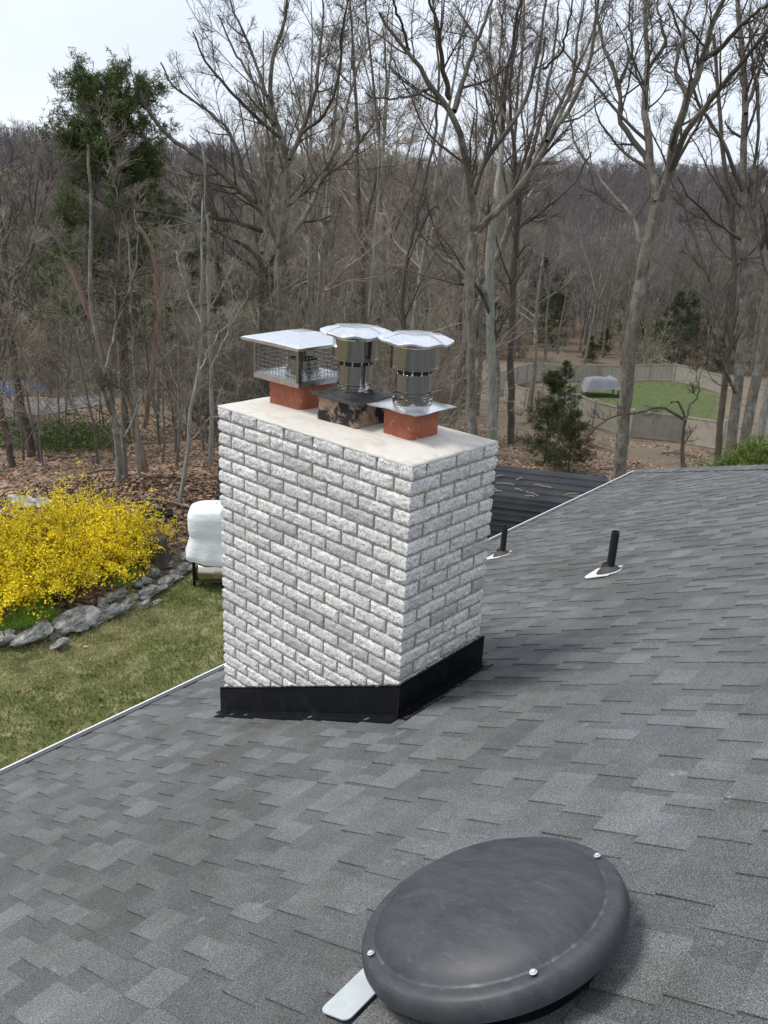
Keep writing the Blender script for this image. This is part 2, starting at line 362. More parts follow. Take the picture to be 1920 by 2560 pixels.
# yard enclosed by the fence (near run, far run) in the photo's right half
FN = [ground(u, v) for u, v in [(1800, 1127), (1700, 1108), (1573, 1094), (1480, 1068), (1372, 1036), (1258, 1003)]]
FF = [spot(u, 905, D) for u, D in [(1272, 70), (1385, 82), (1500, 86), (1690, 86), (1820, 84)]]
yard = np.array([p[:2] for p in FN]+[p[:2] for p in FF])
def inpoly(x, y, P):
    c = np.zeros(np.shape(x), bool); j = len(P)-1
    for i in range(len(P)):
        xi, yi = P[i]; xj, yj = P[j]
        c ^= ((yi > y) != (yj > y)) & (x < (xj-xi)*(y-yi)/(yj-yi+1e-12)+xi); j = i
    return c
na = 300; rad = np.concatenate([np.arange(1, 26, .28), 26*1.045**np.arange(0, 93)]); CT = np.array([-1., 3.])
tt = np.linspace(0, 2*np.pi, na, endpoint=False); RR, TT = np.meshgrid(rad, tt, indexing='ij')
X = CT[0]+RR*np.cos(TT); Y = CT[1]+RR*np.sin(TT); Zt = H(X, Y)
sdv = walld(X, Y); lw = smooth(-sdv, -.05, .1); Dv = np.hypot(X-CAM[0], Y-CAM[1]); lw = lw*smooth(Dv, 60, 45)
bed = smooth(sdv, .15, .6)*smooth(sdv, 4.6, 3.2)*smooth(Y-X, 26, 20)*(Dv < 24)+.55*smooth(Dv, 85, 130)
ta_ = ((X-CAM[0])*rh[0]+(Y-CAM[1])*rh[1])/np.maximum(1, (X-CAM[0])*fh[0]+(Y-CAM[1])*fh[1]); yd = inpoly(X, Y, yard)*smooth(ta_+.05*vn(X*.3, Y*.3), .205, .245)
mb = MB(); I = np.arange(len(rad)-1)[:, None]*na; J = np.arange(na)[None]; J2 = (J+1) % na
Q = np.stack(np.broadcast_arrays(I+J, I+J2, I+na+J2, I+na+J), -1).reshape(-1, 4)[:, ::-1]
V = np.stack([X, Y, Zt], -1).reshape(-1, 3); Cc = np.stack([lw, bed, yd*.9], -1).reshape(-1, 3)
V = np.vstack([V, [CT[0], CT[1], -5]]); Cc = np.vstack([Cc, [1, 0, 0]]); k0 = len(V)-1
mb.add(V, [Q, np.stack([np.full(na, k0), J[0], J2[0]], 1)], Cc)
o = mb.build('ground', M_GR); tag(o, 'lawn and leaf covered woodland floor running to the far ridge', kind='structure')

# driveway strip at the left
pts = [(-260, 1075), (-60, 1062), (120, 1040), (260, 1015)]; mb = MB(); top = []; bot = []
for u, v in pts: bot.append(ground(u, v)); top.append(ground(u, v-38))
for a in (top, bot):
    for p in a: p[2] += .06
Vd = []; nseg = 20
for i in range(nseg+1):
    s = i/nseg*(len(pts)-1); k = min(int(s), len(pts)-2); f = s-k
    A_ = top[k]*(1-f)+top[k+1]*f; B_ = bot[k]*(1-f)+bot[k+1]*f
    for q in np.linspace(0, 1, 6):
        P = A_*(1-q)+B_*q; Vd.append([P[0], P[1], gz(P[0], P[1])+.05])
Fd = [(i*6+j, i*6+j+1, (i+1)*6+j+1, (i+1)*6+j) for i in range(nseg) for j in range(5)]
mb.add(Vd, Fd); tag(mb.build('driveway', M_RD), 'grey asphalt driveway crossing the woods at far left', kind='structure')

# ------------------------------------------------------------------ house
EA, HC, RA = -2.231, 8.016, 4.0         # eave, hip corner, ridge
house = empty('house', roofp(0, 3, -3.8), 'house with a grey shingle hip roof and white gutter, seen from its own roof', 'house')
e_s = .1435; ncourse = int((RA-EA)*CS/e_s)+1
mb = MB(); rr = random.Random(4)
def slab(a0, a1, b0, b1, h0, h1, th, tone, clip=True, skew=0.):
    # piece lying on the roof: a = metres up the slope from the eave, b along the eave, h0 at its butt, h1 at its top
    def P(a, b, h): return roofp(EA+a/CS, b, h)
    V = [P(a0, b0, h0), P(a0, b1, h0), P(a1, b1+skew, h1), P(a1, b0+skew, h1), P(a0, b0, h0-th), P(a0, b1, h0-th), P(a1, b1+skew, h1-th), P(a1, b0+skew, h1-th)]
    mb.add(V, [(0, 3, 2, 1), (0, 1, 5, 4), (1, 2, 6, 5), (3, 0, 4, 7)], tone)
def bmax(a): return HC-(a/CS)          # hip line in b for a slope distance a
BMIN = -4.6
for i in range(ncourse):
    a0 = i*e_s-(.025 if i == 0 else 0)+rr.uniform(-.001, .001); a1 = (i+1)*e_s+.02; lim = bmax(i*e_s+e_s)
    bb = BMIN-rr.random()
    while bb < lim:                     # shingle bodies about a metre long
        L = 1.0; tb = rr.uniform(.098, .116); e = min(bb+L, lim)
        hue = rr.choice([(1, 1.03, 1.03), (.98, 1.01, 1.04), (1.0, 1.03, 1.01)])
        slab(a0, a1, bb+.001, e, .0065, .0022, .004, (tb*hue[0], tb*hue[1], tb*hue[2]))
        q = bb+rr.uniform(0, .06)
        while q < e:                    # laminated tabs
            wd = rr.choice([.07, .10, .12, .15, .2])*rr.uniform(.9, 1.1); q2 = min(q+wd, e)
            if q2-q > .03:
                tn = rr.choice([.112, .12, .127, .134, .141, .148])*rr.uniform(.95, 1.05); hu = rr.choice([(1, 1.02, 1.02), (.99, 1.01, 1.045), (1.0, 1.025, 1.0), (1., 1.02, 1.02)])
                slab(a0+rr.uniform(0, .002), a1, q, q2, .0065+rr.uniform(.004, .0065), .0045, .0045, (tn*hu[0], tn*hu[1], tn*hu[2]), skew=rr.uniform(-.003, .003))
            q = q2+rr.choice([.05, .07, .09, .12, .16])*rr.uniform(.9, 1.1)
        bb += L
# deck below and the other faces of the hip roof
def rp(a, b, h=0.): return roofp(a, b, h)
RB, BE = 2*RA-EA, -12.0                # far eave, near hip corner
ap1 = rp(RA, HC-(RA-EA)); ap2 = rp(RA, BE+(RA-EA)); zE = rp(EA, 0)[2]
def pl(a, b, z): return np.array([a*AX[0]+b*BX[0], a*AX[1]+b*BX[1], z])
c1, c2, c3, c4 = pl(EA, HC, zE), pl(RB, HC, zE), pl(RB, BE, zE), pl(EA, BE, zE)
dn = np.array([0, 0, -.006])
mb.add(np.array([c1, c4, ap2, ap1])+dn, [(0, 1, 2, 3)], (.07, .07, .072))
mb.add(np.array([c1, ap1, c2])+dn*0, [(0, 1, 2)], (.1, .1, .102))
mb.add(np.array([c2, ap1, ap2, c3]), [(0, 1, 2, 3)], (.1, .1, .102)); mb.add(np.array([c3, ap2, c4]), [(0, 1, 2)], (.1, .1, .102))
roof = mb.build('roof', M_SH, house, smooth=False)
# hip cap pieces
mb = MB(); hd = ap1-c1; HL = np.linalg.norm(hd); hd /= HL; side = np.cross([0, 0, 1], hd); side /= np.linalg.norm(side)
nf = np.cross(ap1-c1, c2-c1); nf /= np.linalg.norm(nf); nf *= np.sign(nf[2])
s1 = np.cross(NR, hd); s1 *= -np.sign(s1@(c2-c1)) or 1; s2 = np.cross(nf, hd); s2 *= np.sign(s2@(c2-c1))
if s1@(c4-c1) < 0: s1 = -s1
s = 0
while s < HL:
    L = .2; h0, h1 = .028, .014; tn = rr.uniform(.095, .135); V = []
    for a, h in ((s, h0), (s+L, h1)):
        P = c1+hd*a
        V += [P+s1*.15+NR*(h-.006), P+s1*.05+NR*(h-.001), P+(NR+nf)*.5*h, P+s2*.05+nf*(h-.001), P+s2*.15+nf*(h-.006)]
        V += [P+s1*.15+NR*(h-.012), P+s2*.15+nf*(h-.012)]
    Fs = [(i, i+1, i+8, i+7) for i in range(4)]+[(0, 7, 12, 5), (4, 6, 13, 11), (0, 5, 6, 4, 3, 2, 1)]
    mb.add(V, Fs, (tn, tn*1.02, tn*1.05)); s += .145
hc = mb.build('hip_cap', M_SH, house, smooth=False); hc.parent = roof
# gutter along the visible eave
def strip(prof, p0, p1, mat_, name, n=1, parent=house):   # prof: list of (outward, z) offsets
    mb = MB(); d = (p1-p0); ou = -np.array([AX[0], AX[1], 0.]); V = []
    for P in (p0, p1):
        for (q, z) in prof: V.append(P+ou*q+np.array([0, 0, z]))
    m = len(prof); Fs = [(i, i+1, m+i+1, m+i) for i in range(m-1)]+[(m-1, 0, m, 2*m-1), tuple(range(m))[::-1], tuple(range(m, 2*m))]
    mb.add(V, Fs); return mb.build(name, mat_, parent, smooth=False)
e0, e1 = rp(EA, BE), rp(EA, HC)
strip([(.024, -.014), (.024, -.022), (-.01, -.02), (-.01, -.012)], e0, e1, M_DK, 'drip_edge')
strip([(.010, -.035), (.010, -.13), (.012, -.132), (.085, -.132), (.10, -.09), (.103, -.03), (.103, -.018), (.092, -.018), (.092, -.022), (.098, -.024), (.093, -.09), (.082, -.126), (.014, -.126), (.014, -.035)], e0, e1, M_WHT, 'gutter')
gut = bpy.data.objects['gutter']
strip([(.013, -.045), (.013, -.05), (.091, -.05), (.091, -.045)], e0, e1, M_DK, 'gutter_shade').parent = gut  # dark strip standing in for the shade inside the gutter trough
strip([(.0, -.02), (.0, -.2), (-.025, -.2), (-.025, -.02)], e0, e1, M_WHT, 'fascia')
strip([(-.03, -.19), (-.03, -.2), (-.45, -.2), (-.45, -.19)], e0, e1, M_WHT, 'soffit')
mb = MB(); zt = zE-.21; zb = -5.4
for a, b_ in ((EA+.45, None), (RB-.45, None)):
    P = pl(a, (HC+BE)/2, (zt+zb)/2); box(mb, P, (.08, (HC-BE)/2-.45, (zt-zb)/2), [[AX[0], AX[1], 0], [BX[0], BX[1], 0], [0, 0, 1]])
for b_ in (HC-.45, BE+.45):
    P = pl((EA+RB)/2, b_, (zt+zb)/2); box(mb, P, ((RB-EA)/2-.55, .08, (zt-zb)/2), [[AX[0], AX[1], 0], [BX[0], BX[1], 0], [0, 0, 1]])
mb.build('wall', M_SID, house, smooth=False)

# ------------------------------------------------------------------ chimney
W1, W2, BH = 1.293, .598, .0677; LM = W1/6.5; LN = W2/3
chim = empty('chimney', (-W1/2, W2/2, -1.5), 'tall chimney of pale grey split face bricks with black flashing and a cement top', 'chimney')
mb = MB(); brg = np.random.default_rng(21)
def brick(lo, hi, ex):                   # ex: exposed sides set of 'x-','x+','y-','y+'
    lo = np.array(lo); hi = np.array(hi); L = hi-lo
    n = [max(2, int(round(l/.0105))) for l in L]; n[2] = 6
    g = [np.linspace(0, 1, k+1) for k in n]
    tone = brg.choice([.86, .80, .72, .58], p=[.42, .3, .16, .12])*brg.uniform(.93, 1.07); col = np.array([tone*1.02, tone, tone*.96])
    idx = {}; V = []; Fs = []
    jit = brg.random((n[0]+1, n[1]+1, n[2]+1, 3))*2-1; bow = brg.uniform(.001, .003)
    def vid(i, j, k):
        key = (i, j, k)
        if key in idx: return idx[key]
        f = np.array([g[0][i], g[1][j], g[2][k]]); p = lo+f*L
        ez = min(f[2], 1-f[2])*L[2]
        for ax_, s0, s1_ in ((0, 'x-', 'x+'), (1, 'y-', 'y+')):
            oth = 1-ax_; eo = min(f[oth], 1-f[oth])*L[oth]
            for sgn, tagx, fc in ((-1, s0, 0.), (1, s1_, 1.)):
                if f[ax_] == fc and tagx in ex:
                    oex = ('x-', 'x+') if oth == 0 else ('y-', 'y+')
                    ee = ez
                    if not ((f[oth] < .5 and oex[0] in ex) or (f[oth] >= .5 and oex[1] in ex)): ee = min(ee, eo)
                    d = bow+.0034*jit[i, j, k, ax_]; d -= .0045*max(0, 1-ee/.007)
                    p[ax_] += sgn*d
        p += jit[i, j, k]*np.array([.0005, .0005, .0012])
        if ez < .001: p[2] += .0012*jit[i, j, k, 2]
        idx[key] = len(V); V.append(p); return idx[key]
    for i in range(n[0]):
        for k in range(n[2]):
            if 'y-' in ex: Fs.append((vid(i, 0, k), vid(i+1, 0, k), vid(i+1, 0, k+1), vid(i, 0, k+1)))
            if 'y+' in ex: Fs.append((vid(i+1, n[1], k), vid(i, n[1], k), vid(i, n[1], k+1), vid(i+1, n[1], k+1)))
    for j in range(n[1]):
        for k in range(n[2]):
            if 'x+' in ex: Fs.append((vid(n[0], j, k), vid(n[0], j+1, k), vid(n[0], j+1, k+1), vid(n[0], j, k+1)))
            if 'x-' in ex: Fs.append((vid(0, j+1, k), vid(0, j, k), vid(0, j, k+1), vid(0, j+1, k+1)))
    for i in range(n[0]):
        for j in range(n[1]):
            Fs.append((vid(i, j, n[2]), vid(i+1, j, n[2]), vid(i+1, j+1, n[2]), vid(i, j+1, n[2])))
            Fs.append((vid(i, j+1, 0), vid(i+1, j+1, 0), vid(i+1, j, 0), vid(i, j, 0)))
    if 'y-' in ex or 'y+' in ex:
        for j in range(n[1]):
            for k in range(n[2]):
                if 'x+' not in ex: Fs.append((vid(n[0], j, k), vid(n[0], j+1, k), vid(n[0], j+1, k+1), vid(n[0], j, k+1)))
                if 'x-' not in ex: Fs.append((vid(0, j+1, k), vid(0, j, k), vid(0, j, k+1), vid(0, j+1, k+1)))
    if ('x-' in ex or 'x+' in ex):
        for i in range(n[0]):
            for k in range(n[2]):
                if 'y-' not in ex: Fs.append((vid(i, 0, k), vid(i+1, 0, k), vid(i+1, 0, k+1), vid(i, 0, k+1)))
                if 'y+' not in ex: Fs.append((vid(i+1, n[1], k), vid(i, n[1], k), vid(i, n[1], k+1), vid(i+1, n[1], k+1)))
    mb.add(np.array(V), Fs, col)
jx = .0062; dp = .09
for c in range(26):
    z1 = -c*BH-.003; z0 = z1-BH+.0125
    ev = c % 2 == 0
    def jj(): return brg.uniform(-.0015, .0015)
    # front (y-) and back (y+) rows along x
    for row, ys in (('f', (0, dp)), ('b', (W2-dp, W2))):
        s = 'y-' if row == 'f' else 'y+'
        # even: front row starts with the end of a side brick at left (half) then six full; back mirrors it
        fl = ev if row == 'f' else not ev
        xs = [-W1+LM*(.5+i) for i in range(7)] if fl else [-W1+LM*i for i in range(7)]
        for i in range(6):
            ex = {s}; x0, x1 = xs[i]+jx, xs[i]+LM-jx
            if fl and i == 5: ex.add('x+'); x1 = 0
            if not fl and i == 0: ex.add('x-'); x0 = -W1
            brick((x0+(0 if 'x-' in ex else jj()), ys[0], z0), (x1+(0 if 'x+' in ex else jj()), ys[1], z1), ex)
    for row, xs2 in (('r', (-dp, 0)), ('l', (-W1, -W1+dp))):
        s = 'x+' if row == 'r' else 'x-'
        # right side: even courses header,2 full,header ; odd courses three full split so the first is a corner brick
        hdr_front = ev if row == 'r' else not ev
        y0s = [LN*(.5+i) for i in range(2)]+[] if hdr_front else [0, LN]
        full = [(LN*.5, LN*1.5), (LN*1.5, LN*2.5)] if row == 'r' and ev else None
        if row == 'r':
            segs = [(LN*.5, LN*1.5, 0), (LN*1.5, LN*2.5, 0)] if ev else [(0, LN, 1), (LN, 2*LN, 0), (2*LN, 3*LN, 2)]
        else:
            segs = [(LN*.5, LN*1.5, 0), (LN*1.5, LN*2.5, 0)] if not ev else [(0, LN, 1), (LN, 2*LN, 0), (2*LN, 3*LN, 2)]
        for (p, q, k) in segs:
            ex = {s}; a, b_ = p+jx, q-jx
            if k == 1: ex.add('y-'); a = 0
            if k == 2: ex.add('y+'); b_ = W2
            if not k: a += jj(); b_ += jj()
            if k == 2 and row == 'r' and False: continue
            brick((xs2[0], a, z0), (xs2[1], b_, z1), ex)
    if ev:   # end of the back row at the right far corner (header seen on the right side)
        brick((-LM*.5+jx, W2-dp, z0), (0, W2, z1), {'y+', 'x+'})
    else:
        pass
brickw = mb.build('brickwork', M_BR, chim, smooth=True, sharp=38)
mb = MB(); box(mb, (-W1/2, W2/2, -1.0), (W1/2-.009, W2/2-.009, .99)); mb.build('mortar', M_MO, chim, smooth=False)
# cement crown
mb = MB(); nx, ny = 64, 32; V = []
xs = np.linspace(-W1-.002, .002, nx); ys = np.linspace(-.002, W2+.002, ny)
for x in xs:
    for y in ys:
        d = min(x+W1, -x, y, W2-y); z = .002+.026*(1-math.exp(-max(d, 0)/.12))+.005*(vn(x*9+50, y*14)-.5)
        e = .004*(vn(x*22+9, y*22+5)-.5) if d < .004 else 0
        V.append([x+(e if abs(x+W1) < .01 or abs(x) < .01 else 0), y+(e if abs(y) < .01 or abs(y-W2) < .01 else 0), z])
n0 = len(V); Fs = [(i*ny+j, (i+1)*ny+j, (i+1)*ny+j+1, i*ny+j+1) for i in range(nx-1) for j in range(ny-1)]
ring = [i*ny for i in range(nx)]+[(nx-1)*ny+j for j in range(1, ny)]+[i*ny+ny-1 for i in range(nx-2, -1, -1)]+[j for j in range(ny-2, 0, -1)]
for q in ring: V.append([V[q][0], V[q][1], -.006])
m = len(ring); Fs += [(ring[i], ring[(i+1) % m], n0+(i+1) % m, n0+i)[::-1] for i in range(m)]
mb.add(V, Fs); mb.build('cement_crown', M_CR, chim)
# flashing
FT = .176; off = .021
def flash(pa, pb, outn, name):           # pa, pb plan points on the brick face line
    pa = np.array(pa, float); pb = np.array(pb, float); n_ = 30; V = []; mbf = MB()
    prof = [(0.0, FT, 0), (.0, FT-.004, .002), (.0, .03, 0), (.004, .012, 0), (.018, .004, 1), (.05, .006, 1), (.05, .001, 1)]
    for i in range(n_+1):
        P = pa+(pb-pa)*i/n_; wv = .0
        for k, (o_, h, m_) in enumerate(prof):
            x, y = P+np.array(outn)*(off+o_+wv)
            a = x*AX[0]+y*AX[1]; z = Z0+SL*a+h+ (.008 if m_ else 0)
            V.append([x, y, z])
        x, y = P+np.array(outn)*(off-.012); V.append([x, y, Z0+SL*(x*AX[0]+y*AX[1])+FT-.002])
    k = len(prof)+1
    Fs = [(i*k+j, (i+1)*k+j, (i+1)*k+j+1, i*k+j+1) for i in range(n_) for j in range(k-2)]+[(i*k+k-1, (i+1)*k+k-1, (i+1)*k, i*k) for i in range(n_)]
    mbf.add(V, Fs); return mbf
fl = empty('x', (0, 0, 0)); bpy.data.objects.remove(fl)
f1 = flash((-W1-off, 0), (off, 0), (0, -1), 'f'); f1.build('flashing', M_BLK, chim, smooth=False)
f2 = flash((0, -off-.001), (0, W2+off), (1, 0), 'r'); f2.build('flashing', M_BLK, chim, smooth=False)
f3 = flash((off, W2), (-W1-off, W2), (0, 1), 'b'); f3.build('flashing', M_BLK, chim, smooth=False)
f4 = flash((-W1, W2+off), (-W1, -off), (-1, 0), 'l'); f4.build('flashing', M_BLK, chim, smooth=False)
# sealant beads on the flashing's top edge and foot
mb = MB(); rs = np.random.default_rng(8)
for (pa, pb, on) in (((-W1-off, 0), (off, 0), (0, -1)), ((0, -off), (0, W2+off), (1, 0))):
    pa = np.array(pa, float); pb = np.array(pb, float); on = np.array(on, float); P = []
    for i in range(90):
        q = pa+(pb-pa)*i/89+on*.012; a = q@AX; P.append([q[0], q[1], Z0+SL*a+FT+.003+rs.uniform(-.002, .003)])
    poly(mb, P, .005+rs.uniform(-.0025, .003, 90), 6)
pa = np.array((off+.052, -.03)); pb = np.array((off+.056, W2+.03)); P = []
for i in range(110):
    q = pa+(pb-pa)*i/109+np.array([rs.uniform(-.004, .004), 0]); a = q@AX; P.append([q[0], q[1], Z0+SL*a+.012])
poly(mb, P, np.abs(.006+rs.uniform(-.005, .006, 110)), 6)
poly(mb, [[.0225, -.0225, Z0+h] for h in np.linspace(.0, FT+.005, 20)], .0025+rs.uniform(-.001, .0015, 20), 6)
mb.build('tar_sealant', M_TAR, chim)

# flue liners (parts of the chimney)
def rsq(hx, hy, r, n=8):
    P = []
    for cx, cy, a0 in ((hx-r, hy-r, 0), (-hx+r, hy-r, 90), (-hx+r, -hy+r, 180), (hx-r, -hy+r, 270)):
        for k in range(n+1):
            a = R_(a0+90*k/n); P.append((cx+r*math.cos(a), cy+r*math.sin(a)))
    return np.array(P)
def flue(cx, cy, hx, hy, zt, name, mat_, r=.03):
    mb = MB(); o_ = rsq(hx, hy, r); i_ = rsq(hx-.018, hy-.018, max(.008, r-.012)); n = len(o_)
    lv = [(o_, .0), (o_, .03), (o_, .05), (o_, zt-.004), (o_*.985, zt), (i_, zt), (i_, .0)]; V = []
    for q, z in lv:
        for p in q: V.append([cx+p[0]+.0012*(vn(p[0]*60, z*60)-.5), cy+p[1], z])
    Fs = [(k*n+i, k*n+(i+1) % n, (k+1)*n+(i+1) % n, (k+1)*n+i) for k in range(len(lv)-1) for i in range(n)]
    mb.add(V, Fs); return mb.build(name, mat_, chim)
CL, CM_, CR_ = (-1.025, .315), (-.62, .285), (-.295, .325)
flue(CR_[0], CR_[1], .092, .100, .147, 'flue_liner', M_TC)
o = flue(CL[0], CL[1], .125, .115, .145, 'flue_liner', M_TC)
# old sooty block under the middle pipe
mb = MB(); n = 16; V = []; bs = np.random.default_rng(5)
o_ = rsq(.132, .115, .02, 4); nn = len(o_); dens = []
for k in range(len(o_)):
    p, q = o_[k], o_[(k+1) % nn]; m = max(1, int(np.linalg.norm(q-p)/.02))
    for s_ in range(m): dens.append(p+(q-p)*s_/m)
dens = np.array(dens); nn = len(dens); lv = np.linspace(0, .142, 8)
for z in lv:
    for p in dens:
        f = 1+.10*(vn(p[0]*26+9, p[1]*26, z*34)-.5)-.05*(z < .02); V.append([CM_[0]+p[0]*f, CM_[1]+p[1]*f, z])
Fs = [(k*nn+i, k*nn+(i+1) % nn, (k+1)*nn+(i+1) % nn, (k+1)*nn+i) for k in range(7) for i in range(nn)]+[tuple(7*nn+i for i in range(nn))]
mb.add(V, Fs); mb.build('old_flue_block', M_OLD, chim)
mb = MB(); n = 26; V = []
for i in range(n+1):
    for j in range(n+1):
        x = (i/n-.5)*.31; y = (j/n-.5)*.285; r = math.hypot(x, y)
        z = .146+.008*vn(x*50+30, y*50+11)+.022*math.exp(-((r-.09)/.03)**2)*(.5+vn(x*40+3, y*40+7))
        ed = min(i, n-i, j, n-j)
        V.append([CM_[0]+x+(.004*(vn(i*.7, j*.7)-.5) if ed == 0 else 0), CM_[1]+y, z-(.012 if ed == 0 else 0)])
Fs = [(i*(n+1)+j, (i+1)*(n+1)+j, (i+1)*(n+1)+j+1, i*(n+1)+j+1) for i in range(n) for j in range(n)]
mb.add(V, Fs); mb.build('tar_plate', M_TAR, chim)

# ------------------------------------------------------------------ flue caps
def lid8(mb, cx, cy, z, r, rot, seed):
    # eight sided sheet lid: low centre panel, creased skirt with scalloped rim and turned lip
    n = 64; V = []; t_ = np.linspace(0, 2*np.pi, n, endpoint=False)+rot
    sc = 1/np.maximum.reduce([np.cos(((t_-rot+math.pi/8) % (math.pi/4))-math.pi/8)]*1)
    oc = sc/sc.max(); sca = .955+.045*np.cos(8*(t_-rot-math.pi/8))
    lev = [(.0, .031, 1), (.05, .0305, 1), (.086, .029, 1), (.092, .027, 1), (.13, .017, 1), (r*.985, .004, 2), (r, .0, 2), (r*.998, -.009, 2), (r*.985, -.006, 2), (.09, .023, 1)]
    for rr_, zz, m_ in lev:
        q = rr_*(oc if m_ == 1 else sca)
        zz_ = zz+(.006*np.cos(8*(t_-rot-math.pi/8)) if rr_ > .12 else 0)
        V.append(np.stack([cx+q*np.cos(t_), cy+q*np.sin(t_), z+zz_+0*t_], 1))
    V = np.concatenate(V); I = np.arange(n); J = (I+1) % n
    mb.add(V, [np.concatenate([np.stack([k*n+I, k*n+J, (k+1)*n+J, (k+1)*n+I], 1) for k in range(len(lev)-1)])])
def roundcap(c, zb, dz, label, plate, rot, name='flue_cap'):
    cx, cy = c; root = empty(name, (cx, cy, zb), label, 'chimney cap')
    if plate:
        mb = MB(); n = 20; V = []
        for i in range(n+1):
            for j in range(n+1):
                x = (i/n-.5)*.288; y = (j/n-.5)*.288; r = math.hypot(x, y)
                V.append([cx+x, cy+y, .151+.016*max(0, 1-max(0, r-.085)/.07)+.0018*math.sin(x*40+y*23)])
        Fs = [(i*(n+1)+j, (i+1)*(n+1)+j, (i+1)*(n+1)+j+1, i*(n+1)+j+1) for i in range(n) for j in range(n)]; n0 = len(V)
        ring = [i*(n+1) for i in range(n+1)]+[n*(n+1)+j for j in range(1, n+1)]+[i*(n+1)+n for i in range(n-1, -1, -1)]+[j for j in range(n-1, 0, -1)]
        V += [[V[q][0], V[q][1], V[q][2]-.003] for q in ring]; m = len(ring)
        Fs += [(ring[i], n0+i, n0+(i+1) % m, ring[(i+1) % m]) for i in range(m)]
        mb.add(V, Fs); mb.build('base_plate', M_LID, root, sharp=32)
    mb = MB(); z = zb
    lathe(mb, (cx, cy, 0), [(.09, z), (.09, z+.022), (.084, z+.026), (.084, z+.034), (.0815, z+.036), (.0815, .298+dz), (.0795, .300+dz), (.0795, z+.01)], 56); lp_ = mb.build('lower_pipe', M_SS, root, sharp=32)
    mb = MB(); lathe(mb, (cx, cy, 0), [(.0855, z+.040), (.087, z+.041), (.087, z+.050), (.0855, z+.051)], 56)
    for a in (R_(-70), R_(20)):
        box(mb, (cx+.09*math.cos(a), cy+.09*math.sin(a), z+.046), (.004, .008, .011), [[math.cos(a), math.sin(a), 0], [-math.sin(a), math.cos(a), 0], [0, 0, 1]])
    mb.build('clamp_band', M_SS, root, sharp=32).parent = lp_
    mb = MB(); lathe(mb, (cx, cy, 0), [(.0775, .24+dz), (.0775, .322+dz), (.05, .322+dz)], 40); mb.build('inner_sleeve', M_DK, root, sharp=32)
    for k in range(12):
        mb = MB(); a = k*math.pi/6+.1; box(mb, (cx+.0805*math.cos(a), cy+.0805*math.sin(a), .311+dz), (.0012, .0045, .014), [[math.cos(a), math.sin(a), 0], [-math.sin(a), math.cos(a), 0], [0, 0, 1]]); mb.build('spacer_tab', M_SS, root)
    mb = MB(); lathe(mb, (cx, cy, 0), [(.083, .326+dz), (.104, .321+dz), (.1095, .3225+dz), (.1095, .332+dz), (.108, .333+dz), (.108, .418+dz), (.110, .421+dz), (.110, .427+dz), (.106, .428+dz), (.104, .34+dz), (.083, .33+dz)], 64); mb.build('wind_band', M_SS, root, sharp=32)
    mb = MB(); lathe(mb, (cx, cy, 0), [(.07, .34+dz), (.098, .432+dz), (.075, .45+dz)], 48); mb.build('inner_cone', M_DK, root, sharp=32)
    for k in range(4):
        mb = MB(); a = k*math.pi/2+.5; box(mb, (cx+.1*math.cos(a), cy+.1*math.sin(a), .438+dz), (.001, .008, .014), [[math.cos(a), math.sin(a), 0], [-math.sin(a), math.cos(a), 0], [0, 0, 1]]); mb.build('bracket', M_SS, root)
    mb = MB(); lid8(mb, cx, cy, .443+dz, .168, rot, cx*9); o = mb.build('lid', M_LID, root, smooth=True)
    o.data.set_sharp_from_angle(angle=R_(14))
    return root
roundcap(CR_, .166, 0, 'round stainless flue cap on a square shiny plate, over the right hand clay flue', True, .2)
roundcap(CM_, .150, -.008, 'round stainless flue cap rising from the black tarred plate in the middle', False, .33)
cx, cy = CL; root = empty('cage_cap', (cx, cy, .145), 'square stainless chimney cap with wire mesh sides, over the left hand clay flue', 'chimney cap')
TR, TB, TT_, LZ = .168, .148, .178, .345
mb = MB(); V = []
o_ = [(-TR, -TR), (TR, -TR), (TR, TR), (-TR, TR)]
for (s_, z) in ((1.0, TB), (1.0, TT_), (.985, TT_), (.97, TT_-.006), (.5, TT_-.008)):
    for p in o_: V.append([cx+p[0]*s_, cy+p[1]*s_, z])
mb.add(V, [(k*4+i, k*4+(i+1) % 4, k*4+4+(i+1) % 4, k*4+4+i) for k in range(4) for i in range(4)]+[(16, 17, 18, 19), (0, 3, 2, 1)]); mb.build('base_tray', M_LID, root, smooth=False)
mb = MB(); lathe(mb, (cx+.01, cy, 0), [(.088, TT_-.006), (.088, TT_+.018), (.082, TT_+.02), (.082, TT_+.032), (.086, TT_+.034), (.086, TT_+.044), (.08, TT_+.046), (.08, TT_+.06), (.084, TT_+.062), (.084, TT_+.075), (.078, TT_+.075), (.075, TT_)], 48); mb.build('pipe_collar', M_SS, root, sharp=32)
mb = MB()
for sx_ in (-1, 1):
    for sy_ in (-1, 1):
        mb = MB(); box(mb, (cx+sx_*(TR-.009), cy+sy_*TR, (TT_+LZ)/2), (.009, .0012, (LZ-TT_)/2+.008)); box(mb, (cx+sx_*TR, cy+sy_*(TR-.009), (TT_+LZ)/2), (.0012, .009, (LZ-TT_)/2+.008)); mb.build('corner_post', M_SS, root, smooth=False)
mb = MB(); nv, nh = 15, 9; P = []
for k in range(nv):
    q = -TR+.01+(2*TR-.02)*k/(nv-1)
    for (x, y) in ((q, -TR+.002), (q, TR-.002), (-TR+.002, q), (TR-.002, q)): P.append([[cx+x, cy+y, TT_], [cx+x, cy+y, LZ+.003]])
for k in range(nh):
    z = TT_+.005+(LZ-TT_-.005)*k/(nh-1)
    for a, b_ in zip(o_, o_[1:]+o_[:1]): P.append([[cx+a[0]*.985, cy+a[1]*.985, z], [cx+b_[0]*.985, cy+b_[1]*.985, z]])
